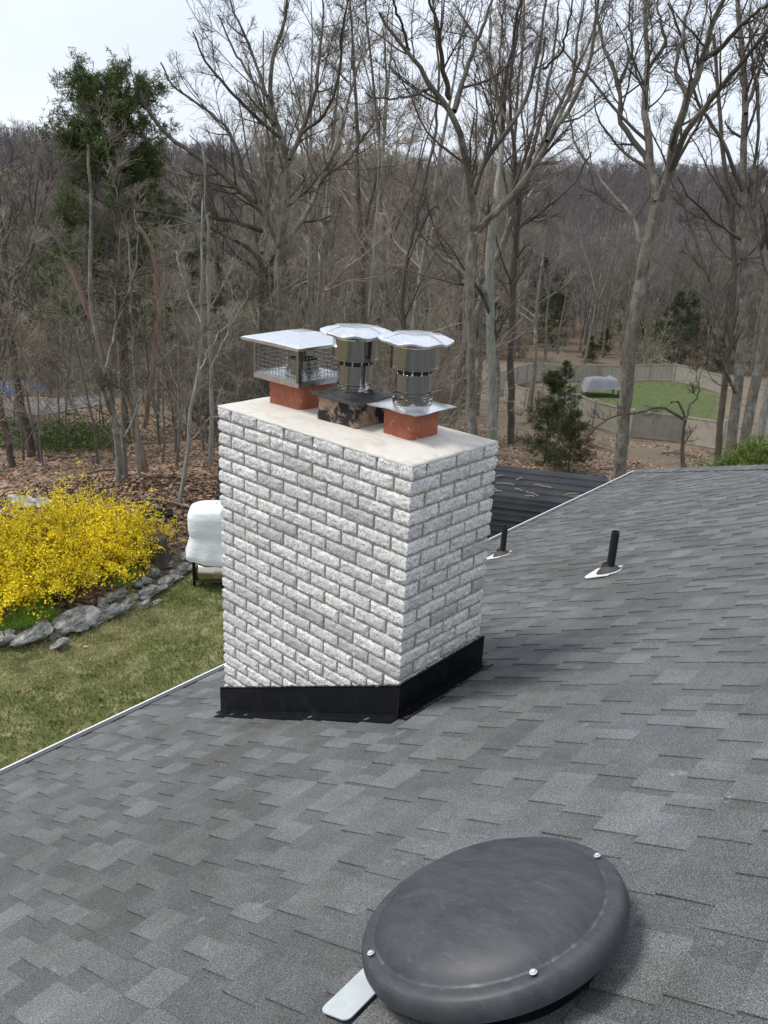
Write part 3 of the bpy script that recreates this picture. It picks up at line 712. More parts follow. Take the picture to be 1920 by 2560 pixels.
tubes(mb, np.array(P), np.full((len(P), 2), .0013), 5); mb.build('wire_mesh', M_SS, root)
mb = MB(); lr = .212; V = []
for (s_, z) in ((lr*.99, LZ-.012), (lr, LZ-.012), (lr, LZ), (.196, LZ+.006), (.05, LZ+.042), (.0, LZ+.044)):
    for k in range(4):
        a, b_ = o_[k], o_[(k+1) % 4]
        for q in np.linspace(0, 1, 6)[:-1]:
            p = np.array(a)*(1-q)+np.array(b_)*q; p = p/TR*s_; V.append([cx+p[0], cy+p[1], z+(.003*math.sin(q*math.pi) if s_ > .1 and z >= LZ else 0)])
mb.add(V, [(k*20+i, k*20+(i+1) % 20, k*20+20+(i+1) % 20, k*20+20+i) for k in range(5) for i in range(20)]); mb.build('lid', M_LID, root, smooth=False)

# ------------------------------------------------------------------ roof dome
dc = np.array([1.21306, -1.05164]); dP = np.array([dc[0], dc[1], Z0+SL*(dc@AX)]); hD = .125
Dn = (CAM-roofp(0, 0))@NR; fD = 1-hD/Dn; ctr = CAM+(dP-CAM)*fD; RD = .3405*fD
dome = empty('roof_vent', ctr-NR*hD, 'large round black domed roof vent with scuffed plastic cover, bottom of the photo', 'roof vent')
axD = np.array([SA, np.cross(NR, SA), NR]); k = RD/.305
mb = MB()
prof = [(.0005, .060), (.05, .0593), (.10, .057), (.14, .053), (.18, .0465), (.21, .039), (.232, .030), (.248, .0205), (.258, .012), (.264, .005), (.2675, .001), (.271, .0), (.278, .0005), (.287, -.0005), (.294, -.003), (.299, -.007), (.304, -.018), (.307, -.036), (.303, -.05), (.296, -.052), (.292, -.044), (.288, -.012), (.24, -.010)]
def dm(t_, i): return 1+.0016*np.sin(3*t_+i*.3)
lathe(mb, ctr, [(r*k, h*1.0) for r, h in prof], 120, axD, mod=dm, col=np.repeat([[1-.55*math.exp(-((r-.268)/.008)**2)-.45*math.exp(-((r-.302)/.003)**2), 1, 1] for r, h in prof], 120, 0)); mb.build('dome_cover', M_DOME, dome, sharp=50)
mb = MB()
for (u, v) in ((1497, 2141), (914, 2392), (1349, 2457)):
    d = ray(u, v); P = CAM+d*(((ctr+NR*.003-CAM)@NR)/(d@NR)); q = P-ctr; q = q/np.linalg.norm(q)*.281*k
    P = ctr+q+NR*.003
    mb = MB(); lathe(mb, P, [(.0080, 0), (.0080, .001), (.0052, .0014), (.0052, .0045), (.0038, .0052), (.0001, .0056)], 12, axD); mb.build('bolt', M_ALU, dome, sharp=32)
mb = MB(); lathe(mb, ctr, [(.2, -.01), (.205, -.03), (.212, -hD+.02), (.235, -hD+.008)], 60, axD); mb.build('throat', M_BLK, dome, sharp=32)
_, a0_, _ = roofhit(885, 2466); _, a1_, _ = roofhit(948, 2497); b0_ = roofhit(840, 2560)[2]; cb_ = ctr[0]*BX[0]+ctr[1]*BX[1]; V = []; mb = MB(); w_ = a1_-a0_; b1_ = cb_+.12
q = [(a0_+.018-.018*math.cos(t_), b0_+.018-.018*math.sin(t_)) for t_ in np.linspace(0, math.pi/2, 7)]+[(a1_-.018+.018*math.sin(t_), b0_+.018-.018*math.cos(t_)) for t_ in np.linspace(0, math.pi/2, 7)]+[(a1_, b1_), (a0_, b1_)]
for h in (.0185, .0155):
    for p_ in q: V.append(roofp(p_[0], p_[1], h))
n = len(q); mb.add(V, [tuple(range(n)), tuple(range(n, 2*n))[::-1]]+[(i, n+i, n+(i+1) % n, (i+1) % n) for i in range(n)]); mb.build('base_flashing', M_ALU, dome, smooth=False)

# ------------------------------------------------------------------ vent pipes
def vent(u, v, h, r, label):
    P, a, b_ = roofhit(u, v); root = empty('vent_pipe', P, label, 'vent pipe', 'black vent pipes on the shingles')
    mb = MB(); lathe(mb, P, [(r, -.05), (r, h), (r*.8, h), (r*.8, h-.12), (.0001, h-.12)], 24); mb.build('pipe', M_PVC, root, sharp=32)
    ax_ = [SA, np.cross(NR, SA), NR]
    mb = MB(); lathe(mb, P, [(.082, .016), (.080, .022), (.066, .036), (.042, .05), (r+.008, .056), (r+.006, .074), (r, .075)], 32, ax_); mb.build('rubber_boot', M_RUB, root, sharp=32)
    mb = MB(); lathe(mb, P, [(.087, .013), (.084, .018), (.075, .02)], 32, ax_)
    cb = np.cross(NR, SA); Vf = []
    sh = [(.05, .115), (-.09, .12), (-.145, .13), (-.15, .10), (-.15, -.06), (-.11, -.115), (.05, -.11)]
    for hh in (.0165, .0125):
        for p in sh: Vf.append(P+SA*p[0]+cb*p[1]+NR*hh)
    n = len(sh); mb.add(Vf, [tuple(range(n)), tuple(range(n, 2*n))[::-1]]+[(i, n+i, n+(i+1) % n, (i+1) % n) for i in range(n)]); mb.build('boot_flashing', M_WPL, root, sharp=32)
vent(1523, 1434, .30, .0265, 'near black vent pipe standing alone on the shingles right of the chimney')
vent(1255, 1391, .30, .0265, 'farther black vent pipe by the gutter, just behind the chimney')

# ------------------------------------------------------------------ shed with black ribbed metal roof
sa = R_(30); SX = np.array([math.cos(sa), math.sin(sa), 0]); SY = np.array([math.sin(sa), -math.cos(sa), 0])   # SY faces the camera
rc = spot(1520, 1193, 14.6); shed = empty('shed', (rc-SX*3+np.array([0, 0, -2.2])), 'low shed clad in black ribbed metal sheet beyond the eave right of the chimney', 'shed')
def ribs(mb, o0, dn, width, length, axis):    # ribbed sheet: ribs run along -SX, profile down dn
    nrm = np.cross(axis, dn); nrm /= np.linalg.norm(nrm)
    if nrm[2] < 0 and abs(nrm[2]) > .1: nrm = -nrm
    if nrm@SY < 0: nrm = -nrm
    pr = []; s_ = 0
    while s_ < width:
        for ds, h in ((0, 0), (.045, 0), (.052, .004), (.09, .004), (.097, 0), (.15, 0), (.165, .02), (.19, .02), (.205, 0)):
            if s_+ds <= width: pr.append((s_+ds, h))
        s_ += .21
    V = []
    for e in (0, length):
        for (q, h) in pr: V.append(o0-axis*e+dn*q+nrm*h)
    m = len(pr); mb.add(V, [(i, i+1, m+i+1, m+i) for i in range(m-1)])
d1 = SY*math.cos(R_(14))+np.array([0, 0, -math.sin(R_(14))]); d2 = SY*math.cos(R_(74))+np.array([0, 0, -math.sin(R_(74))])
mb = MB(); ribs(mb, rc, d1, 1.05, 7, SX); mb.build('metal_roof', M_MR, shed, smooth=False)
p2 = rc+d1*1.05; mb = MB(); ribs(mb, p2, d2, 1.9, 7, SX); mb.build('metal_wall', M_MR, shed, smooth=False)
mb = MB(); box(mb, rc+d1*.5+SX*.035-np.array([0, 0, .06]), (.02, .56, .05), [SX, d1, np.cross(SX, d1)])
mb.build('trim', M_WD, shed, smooth=False)
V = []
for e in (0.03, 6.95):
    for p in (rc+[0, 0, -.04], p2+[0, 0, -.04], p2+d2*1.85, rc-SY*1.6+[0, 0, -2.1], rc-SY*1.6+[0, 0, -.9]): V.append(p-SX*e)
mb = MB(); mb.add(V, [(0, 1, 2, 3, 4), (9, 8, 7, 6, 5), (0, 4, 9, 5), (4, 3, 8, 9)]); mb.build('wall', M_WD, shed, smooth=False)
mb = MB(); rs = np.random.default_rng(4)
for k in range(26):                      # fallen twigs on its roof
    a = rs.uniform(.2, 4.5); q = rs.uniform(.05, 1.0); P = rc-SX*a+d1*q+[0, 0, .03]; L = rs.uniform(.08, .4); th = rs.normal(0, .35)
    dd = -SX*math.cos(th)+d1*math.sin(th); pts_ = [P+dd*L*f+np.array([0, 0, .01*math.sin(f*5)])+d1*rs.normal(0, .012) for f in np.linspace(0, 1, 5)]
    poly(mb, pts_, .007, 4)
M_STR, t, b = mat('dry_twig', (.36, .29, .18), .8); tag(mb.build('fallen_twigs', M_STR), 'pale dry twigs scattered over the black shed roof', 'twigs', kind='stuff')

# ------------------------------------------------------------------ fence, yard
def fence(P, top, label):
    root = empty('vinyl_fence', P[0], label, 'fence'); mp_ = MB()
    for p, q in zip(P[:-1], P[1:]):
        L = np.linalg.norm((q-p)[:2]); n = max(1, int(round(L/2.4))); d = (q-p)/L; d[2] = 0; d /= np.linalg.norm(d); nn_ = np.array([-d[1], d[0], 0])
        for k in range(n):
            a = p+(q-p)*k/n; c_ = p+(q-p)*(k+1)/n; za, zc = gz(a[0], a[1]), gz(c_[0], c_[1]); V = []; nb = 12
            for s_ in range(nb+1):
                f = s_/nb; P_ = a*(1-f)+c_*f; z = za*(1-f)+zc*f; o_ = nn_*(.012 if s_ % 2 else -.004)
                for h in (-.25, top): V.append([P_[0]+o_[0], P_[1]+o_[1], z+h])
            mp_.add(V, [(2*i, 2*i+2, 2*i+3, 2*i+1) for i in range(nb)])
            for hh in (top-.03, .1):
                Pm = (a+c_)/2; V = []
                box(mp_, (Pm[0], Pm[1], (za+zc)/2+hh), (L/n/2, .03, .045), [np.array([d[0], d[1], (zc-za)/(L/n)]), nn_, [0, 0, 1]])
            mbp = MB(); box(mbp, (a[0], a[1], za+top/2-.05), (.06, .06, top/2+.1), [d, nn_, [0, 0, 1]]); box(mbp, (a[0], a[1], za+top+.07), (.075, .075, .015), [d, nn_, [0, 0, 1]])
            mbp.build('post', M_FEN, root, smooth=False)
    mp_.build('panel', M_FEN, root, smooth=False)
fence(FN, 1.55, 'tan solid panel fence nearest the roof, running downhill between the trunks')
fence([FN[-1]+np.array([-1.5, .5, 0])]+FF, 1.7, 'tan solid panel fence on the far side of the green yard')
P = ground(1500, 985); gt = empty('covered_table', P, 'grey tarp covered table standing in the fenced yard', 'covered table')
mb = MB(); n = 14; V = []
for i in range(n+1):
    for j in range(n+1):
        x = (i/n-.5)*3.4; y = (j/n-.5)*2.2; e = max(abs(i/n-.5), abs(j/n-.5))*2; z = 1.15-.8*smooth(e, .62, 1.0)+.4*vn(i*.5, j*.5)
        V.append(P+rt*x+np.array([fh[0], fh[1], 0])*y+[0, 0, float(z)])
mb.add(V, [(i*(n+1)+j, (i+1)*(n+1)+j, (i+1)*(n+1)+j+1, i*(n+1)+j+1) for i in range(n) for j in range(n)]); mb.build('tarp', M_GT, gt)
mb = MB()
for x in (-1.3, 1.3):
    for y in (-.8, .8): mb = MB(); q = P+rt*x+np.array([fh[0], fh[1], 0])*y; box(mb, (q[0], q[1], P[2]+.5), (.05, .05, .55)); mb.build('leg', M_WD, gt)
P = ground(30, 985); mb = MB(); n = 16; V = []
for i in range(n+1):
    for j in range(7):
        x = (i/n-.5)*4.2; y = (j/6-.5)*1.6; e = max(abs(i/n-.5), abs(j/6-.5))*2; V.append(P+rt*x+np.array([fh[0], fh[1], 0])*y+[0, 0, float(.62-.6*smooth(e, .7, 1.)+.16*vn(i*.8, j*.8))])
mb.add(V, [(i*7+j, (i+1)*7+j, (i+1)*7+j+1, i*7+j+1) for i in range(n) for j in range(6)]); tag(mb.build('blue_tarp', M_BLU), 'bright blue tarp heaped beside the driveway at the left edge', 'tarp')

# ------------------------------------------------------------------ stone edging
def rock(name, P, size, seed, label, yaw=0, grp='field stones edging the flower bed'):
    n1, n2 = 22, 14; V = []; r_ = np.random.default_rng(seed); o_ = r_.random(3)*20
    pl_ = r_.normal(size=(14, 3)); pl_ /= np.linalg.norm(pl_, axis=1, keepdims=True); pd = r_.uniform(.5, .88, 14)
    for i in range(n2+1):
        th = math.pi*i/n2
        for j in range(n1):
            ph = 2*math.pi*j/n1; d = np.array([math.sin(th)*math.cos(ph), math.sin(th)*math.sin(ph), math.cos(th)])
            rr_ = 1.08
            for a_, b__ in zip(pl_, pd):
                q = d@a_
                if q > .05: rr_ = min(rr_, b__/q)
            rr_ *= 1+.22*(float(vn(d[0]*3+o_[0], d[1]*3+o_[1], d[2]*3+o_[2]))-.5)
            V.append(d*rr_*size)
    V = np.array(V); cy_, sy_ = math.cos(yaw), math.sin(yaw); V = np.stack([V[:, 0]*cy_-V[:, 1]*sy_, V[:, 0]*sy_+V[:, 1]*cy_, V[:, 2]], 1)
    mb = MB(); mb.add(V+P, [(i*n1+j, i*n1+(j+1) % n1, (i+1)*n1+(j+1) % n1, (i+1)*n1+j)[::-1] for i in range(n2) for j in range(n1)])
    o = mb.build(name, M_RK, smooth=False); me = o.data
    for v_ in me.vertices: v_.co = v_.co-Vector(P)
    o.location = tuple(P); tag(o, label, 'stone', grp); return o
# (u, v, length m, height m, label)
stones = [(8, 1600, .62, .30, 'dark layered stone at the left edge of the photo'), (85, 1592, .85, .36, 'large rounded grey boulder, second stone from the left edge'),
    (150, 1605, .42, .2, 'low grey wedge stone on the lawn side of the edging'), (186, 1560, 1.1, .36, 'longest stone of the edging, cracked into dark slanting layers'), (240, 1542, .5, .16, 'flat stone leaning at the right end of the longest stone'),
    (180, 1545, .22, .1, 'small white stone lying on top of the longest stone'), (275, 1532, .62, .30, 'light grey rounded stone below the bare tan soil patch'), (308, 1520, .36, .24, 'dark squat stone right of the light grey rounded stone'),
    (320, 1500, .42, .2, 'pointed grey stone midway along the edging'), (360, 1503, .36, .16, 'small grey stone sunk in leaves on the lawn side'), (370, 1480, .66, .24, 'lichen covered rounded stone in the upper half of the edging'),
    (393, 1466, .5, .12, 'thin flat stone capping the gap in the upper edging'), (395, 1493, .26, .08, 'tan sliver of stone in the leaf drift'), (418, 1450, .5, .2, 'greenish slanting slab stone near the upper end'),
    (440, 1437, .42, .1, 'dark flat slab under the topmost rounded stone'), (452, 1423, .42, .26, 'dark rounded stone third from the covered grill'), (478, 1412, .36, .16, 'broken dark stone beside the grill frame'), (490, 1395, .4, .2, 'jagged stone pile end next to the grill frame')]
for i, (u, v, L, hh, lb) in enumerate(stones):
    P = hitz(u, v, -4.9); e = np.argmin(np.hypot(*(WL-P[:2]).T)); e = min(max(e, 1), len(WL)-2); tg = WL[e+1]-WL[e-1]
    P = np.array([P[0], P[1], -5+hh*.35]); rock('edging_stone', P, np.array([L*.40, L*.22, hh*.44]), 40+i, lb, math.atan2(tg[1], tg[0])+random.uniform(-.3, .3))
fr = random.Random(3)
for i in range(26):
    f_ = 2.2+(len(WL)-3-2.2-1.6)*(i+fr.random()*.5)/26; k_ = int(f_); q_ = f_-k_; P = WL[k_]*(1-q_)+WL[k_+1]*q_; tg = WL[k_+1]-WL[k_]; nl = np.array([-tg[1], tg[0]])/np.linalg.norm(tg); o_ = fr.uniform(-.12, .2); sz = fr.uniform(.09, .2)
    rock('filler_stone', np.array([P[0]+nl[0]*o_, P[1]+nl[1]*o_, -4.97+.09*(o_ > .05)]), np.array([sz, sz*.7, sz*.45]), 200+i, 'small grey stone wedged between the bigger edging stones', fr.uniform(0, 3), 'small filler stones of the edging')
P = ground(115, 1262); rock('flat_rock', P+[0, 0, .02], np.array([.35, .25, .08]), 99, 'pale flat rock lying in the leaf litter behind the yellow bush', 0, 'rocks in the woods')
rock('flat_rock', ground(60, 1262)+[0, 0, .02], np.array([.5, .3, .1]), 98, 'long pale flat rock half buried at the left edge behind the bush', 0, 'rocks in the woods')

# ------------------------------------------------------------------ covered grill
G0 = hitz(548, 1455, -5.0); G0[2] = -5.0; gx = rt.copy(); gx[2] = 0; gx /= np.linalg.norm(gx); gy = np.array([fh[0], fh[1], 0.]); gzv = np.array([0, 0, 1.])
# keep the object's own axes: gx to the right in plan, gy away
grill = empty('covered_grill', G0, 'outdoor grill under a white cloth cover with a steel drum slung below', 'grill')
def gp(x, y, z): return G0+gx*x+gy*y+gzv*z
mb = MB(); n1, n2 = 56, 26; V = []; vr = VN(9)
for i in range(n2+1):
    f = i/n2; z = 1.40-.92*f
    for j in range(n1):
        a = 2*math.pi*j/n1; ca, sa_ = math.cos(a), math.sin(a)
        sq = (abs(ca)**4+abs(sa_)**4)**(-.25)
        wx = np.interp(f, [0, .02, .08, .2, .45, .58, .7, .92, 1], [.02, .30, .41, .455, .455, .43, .45, .50, .49])
        wy = np.interp(f, [0, .02, .08, .2, .45, .58, .7, .92, 1], [.02, .2, .27, .3, .3, .29, .31, .34, .33])
        fold = 1+.05*(vr(ca*2+5, sa_*2+5, f*3)-.5)+(.035*math.sin(a*11+f*3)*smooth(f, .5, 1))
        x = wx*sq*ca*fold; y = wy*sq*sa_*fold
        V.append(gp(x, y, z+.05*(vr(ca*1.5, sa_*1.5, 3)-.5)-.07*f*f*math.sin(a*3)*.6-.06*(x > 0)*x))
mb.add(V, [(i*n1+j, i*n1+(j+1) % n1, (i+1)*n1+(j+1) % n1, (i+1)*n1+j)[::-1] for i in range(n2) for j in range(n1)]); mb.build('cover', M_COV, grill)
ax_g = [gy, gzv, gx]
mb = MB(); lathe(mb, gp(-.27, -.22, .30), [(.0001, 0), (.13, .002), (.15, .012), (.155, .03), (.155, .25), (.158, .26), (.158, .28), (.155, .29), (.155, .78), (.15, .8), (.0001, .81)], 40, ax_g); mb.build('drum', M_KEG, grill, sharp=32)
mb = MB()
for x in (-.36, .4):
    for y in (-.2, .24): box(mb, gp(x, y, .32), (.02, .02, .32), [gx, gy, gzv])
for z in (.16, .54):
    for y in (-.24, .24): box(mb, gp(.02, y, z), (.38, .014, .018), [gx, gy, gzv])
    for x in (-.36, .4): box(mb, gp(x, 0, z), (.014, .225, .016), [gx, gy, gzv])
mb.build('frame', M_BLK, grill, smooth=False)
mb = MB()
for y in (-.16, 0., .16): rbox(mb, gp(.05, y, .11), (.42, .05, .022), .004, [gx, gy, gzv])
M_BB, t, b = mat('blue_grey_board', (.10, .14, .17), .7); mb.build('lower_shelf', M_BB, grill, smooth=False)
# boards and stump
P = ground(372, 1296); bd = empty('board_stack', P, 'stack of flat black boards lying in the leaves by the leaning dead tree', 'boards')
for k, (dx, dy, z, L, a, m_) in enumerate([(0, 0, .05, .75, .1, M_BLK), (.35, .1, .10, .7, .35, M_BLK), (.1, -.15, .02, .95, -.05, M_WD), (.2, .05, .15, .45, .2, M_BLK)]):
    mb = MB(); A = gx*math.cos(a)+gy*math.sin(a); B = -gx*math.sin(a)+gy*math.cos(a); rbox(mb, P+gx*dx*.6+gy*dy*.6+gzv*(z*.6+.02), (L*.3, .17, .014), .004, [A, B, gzv]); mb.build('board', m_, bd, smooth=False)
P = ground(395, 1400); mb = MB(); lathe(mb, P+[0, 0, -.1], [(.25, 0), (.2, .12), (.17, .3), (.165, .48), (.15, .5), (.0001, .49)], 22, mod=lambda t_, i: 1+.06*np.sin(5*t_+1)+.04*np.sin(9*t_)); tag(mb.build('stump', M_BRK2), 'dark tree stump at the right end of the yellow bush', 'stump')

# ------------------------------------------------------------------ trees
def walk(P0, D0, L, m, wob, trop, g):
    n = len(P0); P = np.zeros((n, m, 3)); P[:, 0] = P0; d = D0.copy(); st = (L/(m-1))[:, None]
    for i in range(1, m):
        d = d+g.normal(0, wob, (n, 3))+np.array([0, 0, trop]); d /= np.linalg.norm(d, axis=1, keepdims=True); P[:, i] = P[:, i-1]+d*st
    return P
def spawn(P, Rr, nk, t0, t1, ang, Lf, m, wob, trop, g, rf=.62, rmin=.004, tip=.35):
    # children of every parent polyline; nk per parent (float: per metre when negative)
    n, mm, _ = P.shape; plen = np.linalg.norm(np.diff(P, axis=1), axis=2).sum(1)
    cnt = np.full(n, nk) if nk > 0 else np.maximum(1, np.round(-nk*plen*(t1-t0))).astype(int)
    idx = np.repeat(np.arange(n), cnt.astype(int)); k = len(idx); tt_ = t0+(t1-t0)*g.random(k)
    s = tt_*(mm-1); i0 = np.minimum(s.astype(int), mm-2); f = (s-i0)[:, None]
    p0 = P[idx, i0]*(1-f)+P[idx, i0+1]*f; T = P[idx, i0+1]-P[idx, i0]; T /= np.linalg.norm(T, axis=1, keepdims=True)+1e-9
    r0 = Rr[idx, i0]*(1-f[:, 0])+Rr[idx, i0+1]*f[:, 0]
    rv = g.normal(size=(k, 3)); rv -= (rv*T).sum(1, keepdims=True)*T; rv /= np.linalg.norm(rv, axis=1, keepdims=True)+1e-9
    a = np.radians(g.normal(ang, 11, k))[:, None]; D = T*np.cos(a)+rv*np.sin(a)
    L = Lf(tt_, plen[idx], g.random(k))
    C = walk(p0, D, L, m, wob, trop, g); rs_ = np.maximum(r0*rf*(.6+.4*g.random(k)), rmin)
    taper = np.linspace(1, tip, m)[None]; RC = np.maximum(rs_[:, None]*taper, rmin*.75); return C, RC
def bare_tree(seed, Hh, r0, lean=0, spread=1., dens=1., first=.35, sub=4, up_=.05, forks=0, twr=.0045, k4=4):
    g = np.random.default_rng(seed); base = np.array([[0, 0, -.4]]); D0 = np.array([[lean, lean*.4, 1.]]); D0 /= np.linalg.norm(D0)
    P0 = walk(base, D0, np.array([Hh]), 16, .045, .03, g); tz = np.linspace(0, 1, 16)
    R0 = (r0*(1-.9*tz**.9)+r0*.35*np.exp(-tz*16))[None]
    trunks = MB(); br = MB(); tubes(trunks, P0, R0, 9); src, rsrc = P0, R0
    if forks:
        Pf, Rf = spawn(P0, R0, forks, .38, .62, 24, lambda t_, pl_, q: Hh*(1-t_)*(.8+.25*q), 14, .07, .06, g, .8); tubes(trunks, Pf, Rf, 7)
        P1, R1 = spawn(P0, R0, int(12*dens), first, .96, 48*spread, lambda t_, pl_, q: Hh*.34*(1.15-t_)*(.5+.7*q), 9, .12, up_, g, .5)
        P2, R2 = spawn(Pf, Rf, int(9*dens), .2, .96, 42*spread, lambda t_, pl_, q: Hh*.22*(1.2-t_)*(.5+.7*q), 9, .12, up_, g, .5)
        P1 = np.concatenate([P1, P2]); R1 = np.concatenate([R1, R2])
    else:
        P1, R1 = spawn(P0, R0, int(22*dens), first, .97, 52*spread, lambda t_, pl_, q: Hh*.33*(1.15-t_)*(.5+.7*q), 9, .15, up_, g, .45)
    tubes(br, P1, R1, 5)
    P2, R2 = spawn(P1, R1, 7, .2, .97, 42, lambda t_, pl_, q: pl_*.55*(1.15-t_)*(.5+.6*q)+.15, 7, .15, .05, g, .55, twr*1.3); tubes(br, P2, R2, 4)
    P3, R3 = spawn(P2, R2, 5, .15, .98, 40, lambda t_, pl_, q: pl_*.5*(1.2-t_)*(.5+.6*q)+.12, 5, .17, .04, g, .6, twr); tubes(br, P3, R3, 3)
    if sub > 3:
        P4, R4 = spawn(P3, R3, k4, .15, 1, 38, lambda t_, pl_, q: pl_*.5*(.6+.6*q)+.08, 3, .2, .03, g, .65, twr*.8); tubes(br, P4, R4, 3)
    return trunks, br
_first = {}
def place(proto, x, y, rz, s, label, group, cat='tree', name=None, zoff=0, tilt=0):
    """proto: dict(name, parts=[(part name, mesh)]); every call makes a thing of its own with its own parts"""
    z = gz(x, y)+zoff
    if len(proto['parts']) == 1 and proto.get('single'):
        o = bpy.data.objects.new(proto['name'], proto['parts'][0][1]); COL.objects.link(o)
    else:
        o = bpy.data.objects.new(proto['name'], None); COL.objects.link(o)
        for pn, me in proto['parts']:
            c = bpy.data.objects.new(pn, me); COL.objects.link(c); c.parent = o
    o.location = (x, y, z); o.rotation_euler = (random.uniform(-tilt, tilt), random.uniform(-tilt, tilt), rz); o.scale = (s, s, s)
    tag(o, label, cat, group); return o
def mesh_of(mb, name, m):
    o = mb.build(name, m, link=False); me = o.data; bpy.data.objects.remove(o); return me
def joined(mbs, name, mats):
    mb = MB()
    for i, a in enumerate(mbs):
        off_ = mb.n
        for V, C in zip(a.V, a.C): mb.V.append(V); mb.C.append(C)
        for f in a.F: mb.F.append(f+off_); mb.M.append(i)
        mb.n = off_+a.n
    o = mb.build(name, mats, link=False); me = o.data; bpy.data.objects.remove(o); return me

# hand placed trees: limbs follow the photo (px of a 1659 wide view), each limb has its own distance offset
def traced(name, D, limbs, label, bark=M_BARK, rpx=None, twigs=1., seed=0, group=None, wood=None, side=1.3, extra=None, L1=2.3, tw=.0046, nolevels=False):
    g = np.random.default_rng(seed); K = 1920/1659; wood = wood or M_TWD
    p0 = limbs[0][0][0]; b = spot(p0[0]*K, p0[1]*K, D); zb = gz(b[0], b[1])
    root = empty(name, (b[0], b[1], zb), label, 'tree', group)
    tr = MB(); br = MB(); allP, allR = [], []
    for li, (pts_, ra, rb, dd0, dd1) in enumerate(limbs):
        n = 18; pts_ = np.array(pts_, float); s = np.concatenate([[0], np.cumsum(np.linalg.norm(np.diff(pts_, axis=0), axis=1))]); q = np.linspace(0, s[-1], n)
        u = np.interp(q, s, pts_[:, 0]); v = np.interp(q, s, pts_[:, 1])
        u = np.convolve(np.pad(u, 1, 'edge'), [.25, .5, .25], 'valid'); v = np.convolve(np.pad(v, 1, 'edge'), [.25, .5, .25], 'valid')
        f = q/s[-1]; P = np.array([spot(a*K, c*K, D+dd0+(dd1-dd0)*ff) for a, c, ff in zip(u, v, f)])
        P[1:-1] += g.normal(0, .02, (n-2, 3))
        r = (ra*(1-f)+rb*f)*K/F*D
        if li == 0 or (ra > 8 and v[0] > 900):
            gg = gz(P[0][0], P[0][1])
            if P[0][2] > gg-.3: P = np.vstack([[P[0][0], P[0][1], gg-.4], P]); r = np.concatenate([[r[0]*1.25], r])
        m = 20; s2 = np.concatenate([[0], np.cumsum(np.linalg.norm(np.diff(P, axis=0), axis=1))]); q2 = np.linspace(0, s2[-1], m)
        P = np.stack([np.interp(q2, s2, P[:, k]) for k in range(3)], 1); r = np.interp(q2, s2, r)
        big = ra > 6.5 or li == 0 or pts_[0][1] > 520
        tubes(tr if big else br, P[None], r[None], 9 if big else 6)
        if li: allP.append(P); allR.append(r)
        elif li == 0 and not nolevels and len(limbs) < 9: qi = np.linspace(9, 19, 20); ii = np.arange(20); allP.append(np.stack([np.interp(qi, ii, P[:, k]) for k in range(3)], 1)); allR.append(np.interp(qi, ii, r))
    if not nolevels and allP:
        P0 = np.array(allP)+g.normal(0, 1e-4, (len(allP), 20, 3)); R0 = np.array(allR)
        # resample degenerate repeats
        P1, R1 = spawn(P0, R0, -2.1*twigs, .1, .99, 38, lambda t_, pl_, q: L1*(1.3-.7*t_)*(.3+.9*q*q), 9, .12, .075, g, .5, tw*1.5); tubes(br, P1, R1, 4)
        P2, R2 = spawn(P1, R1, 8, .15, .98, 38, lambda t_, pl_, q: pl_*.5*(1.15-t_)*(.5+.7*q)+.12, 6, .15, .04, g, .55, tw*1.15); tubes(br, P2, R2, 3)
        P3, R3 = spawn(P2, R2, 6, .15, .98, 36, lambda t_, pl_, q: pl_*.55*(1.2-t_)*(.5+.7*q)+.08, 4, .18, .03, g, .6, tw*.85); tubes(br, P3, R3, 3)
    tr.build('trunk', bark, root)
    if br.n: br.build('crown', wood, root)
    return root
def c7(L): return [(829.5+x/2, y/2) for x, y in L]
def c6(L): return [(x/2, y/2) for x, y in L]
traced('oak_tree', 24, [
  (c6([(1250, 1500), (1250, 1425), (1215, 1320), (1200, 1200), (1215, 1070)]), 11, 9, 0, 0),
  (c6([(1215, 1080), (1160, 940), (1090, 860), (1000, 790), (930, 720), (860, 680), (740, 600), (640, 500), (600, 380)]), 8, 2, 0, -3),
  (c6([(1130, 880), (1060, 770), (1020, 640), (980, 540), (860, 450), (740, 370), (690, 260)]), 5, 1.5, 0, 2),
  (c6([(1150, 930), (1165, 760), (1190, 600), (1150, 400), (1080, 200), (1010, 60), (980, -60)]), 5.5, 1.5, 0, 3),
  (c6([(1215, 1070), (1240, 900), (1245, 700), (1220, 600), (1160, 420), (1180, 250), (1240, 60), (1240, -80)]), 7.5, 2, 0, -2),
  (c6([(1245, 700), (1300, 580), (1370, 400), (1380, 200), (1400, 20), (1380, -80)]), 5, 1.5, -1, 1),
  (c6([(1225, 1060), (1330, 920), (1380, 780), (1450, 640), (1500, 450), (1560, 250), (1600, 60)]), 6, 1.5, 0, 3),
  (c6([(1220, 600), (1100, 500), (980, 380), (880, 260), (830, 130)]), 4, 1.2, -1.5, -3),
  (c6([(1160, 420), (1080, 330), (1000, 200), (940, 60)]), 3, 1.2, -2, -1),
  (c6([(1140, 1000), (950, 935), (830, 955), (700, 930), (560, 900), (480, 860)]), 5, 1.5, -.5, -4),
  (c6([(1300, 580), (1420, 480), (1470, 300), (1480, 100), (1520, -40)]), 3.5, 1.2, -1, -3),
  (c6([(1380, 780), (1500, 700), (1620, 520), (1700, 380)]), 3.5, 1.2, 1, 4)],
  'broad bare oak with a wide spreading crown, rising behind the square cage cap', seed=1, twigs=1.25)
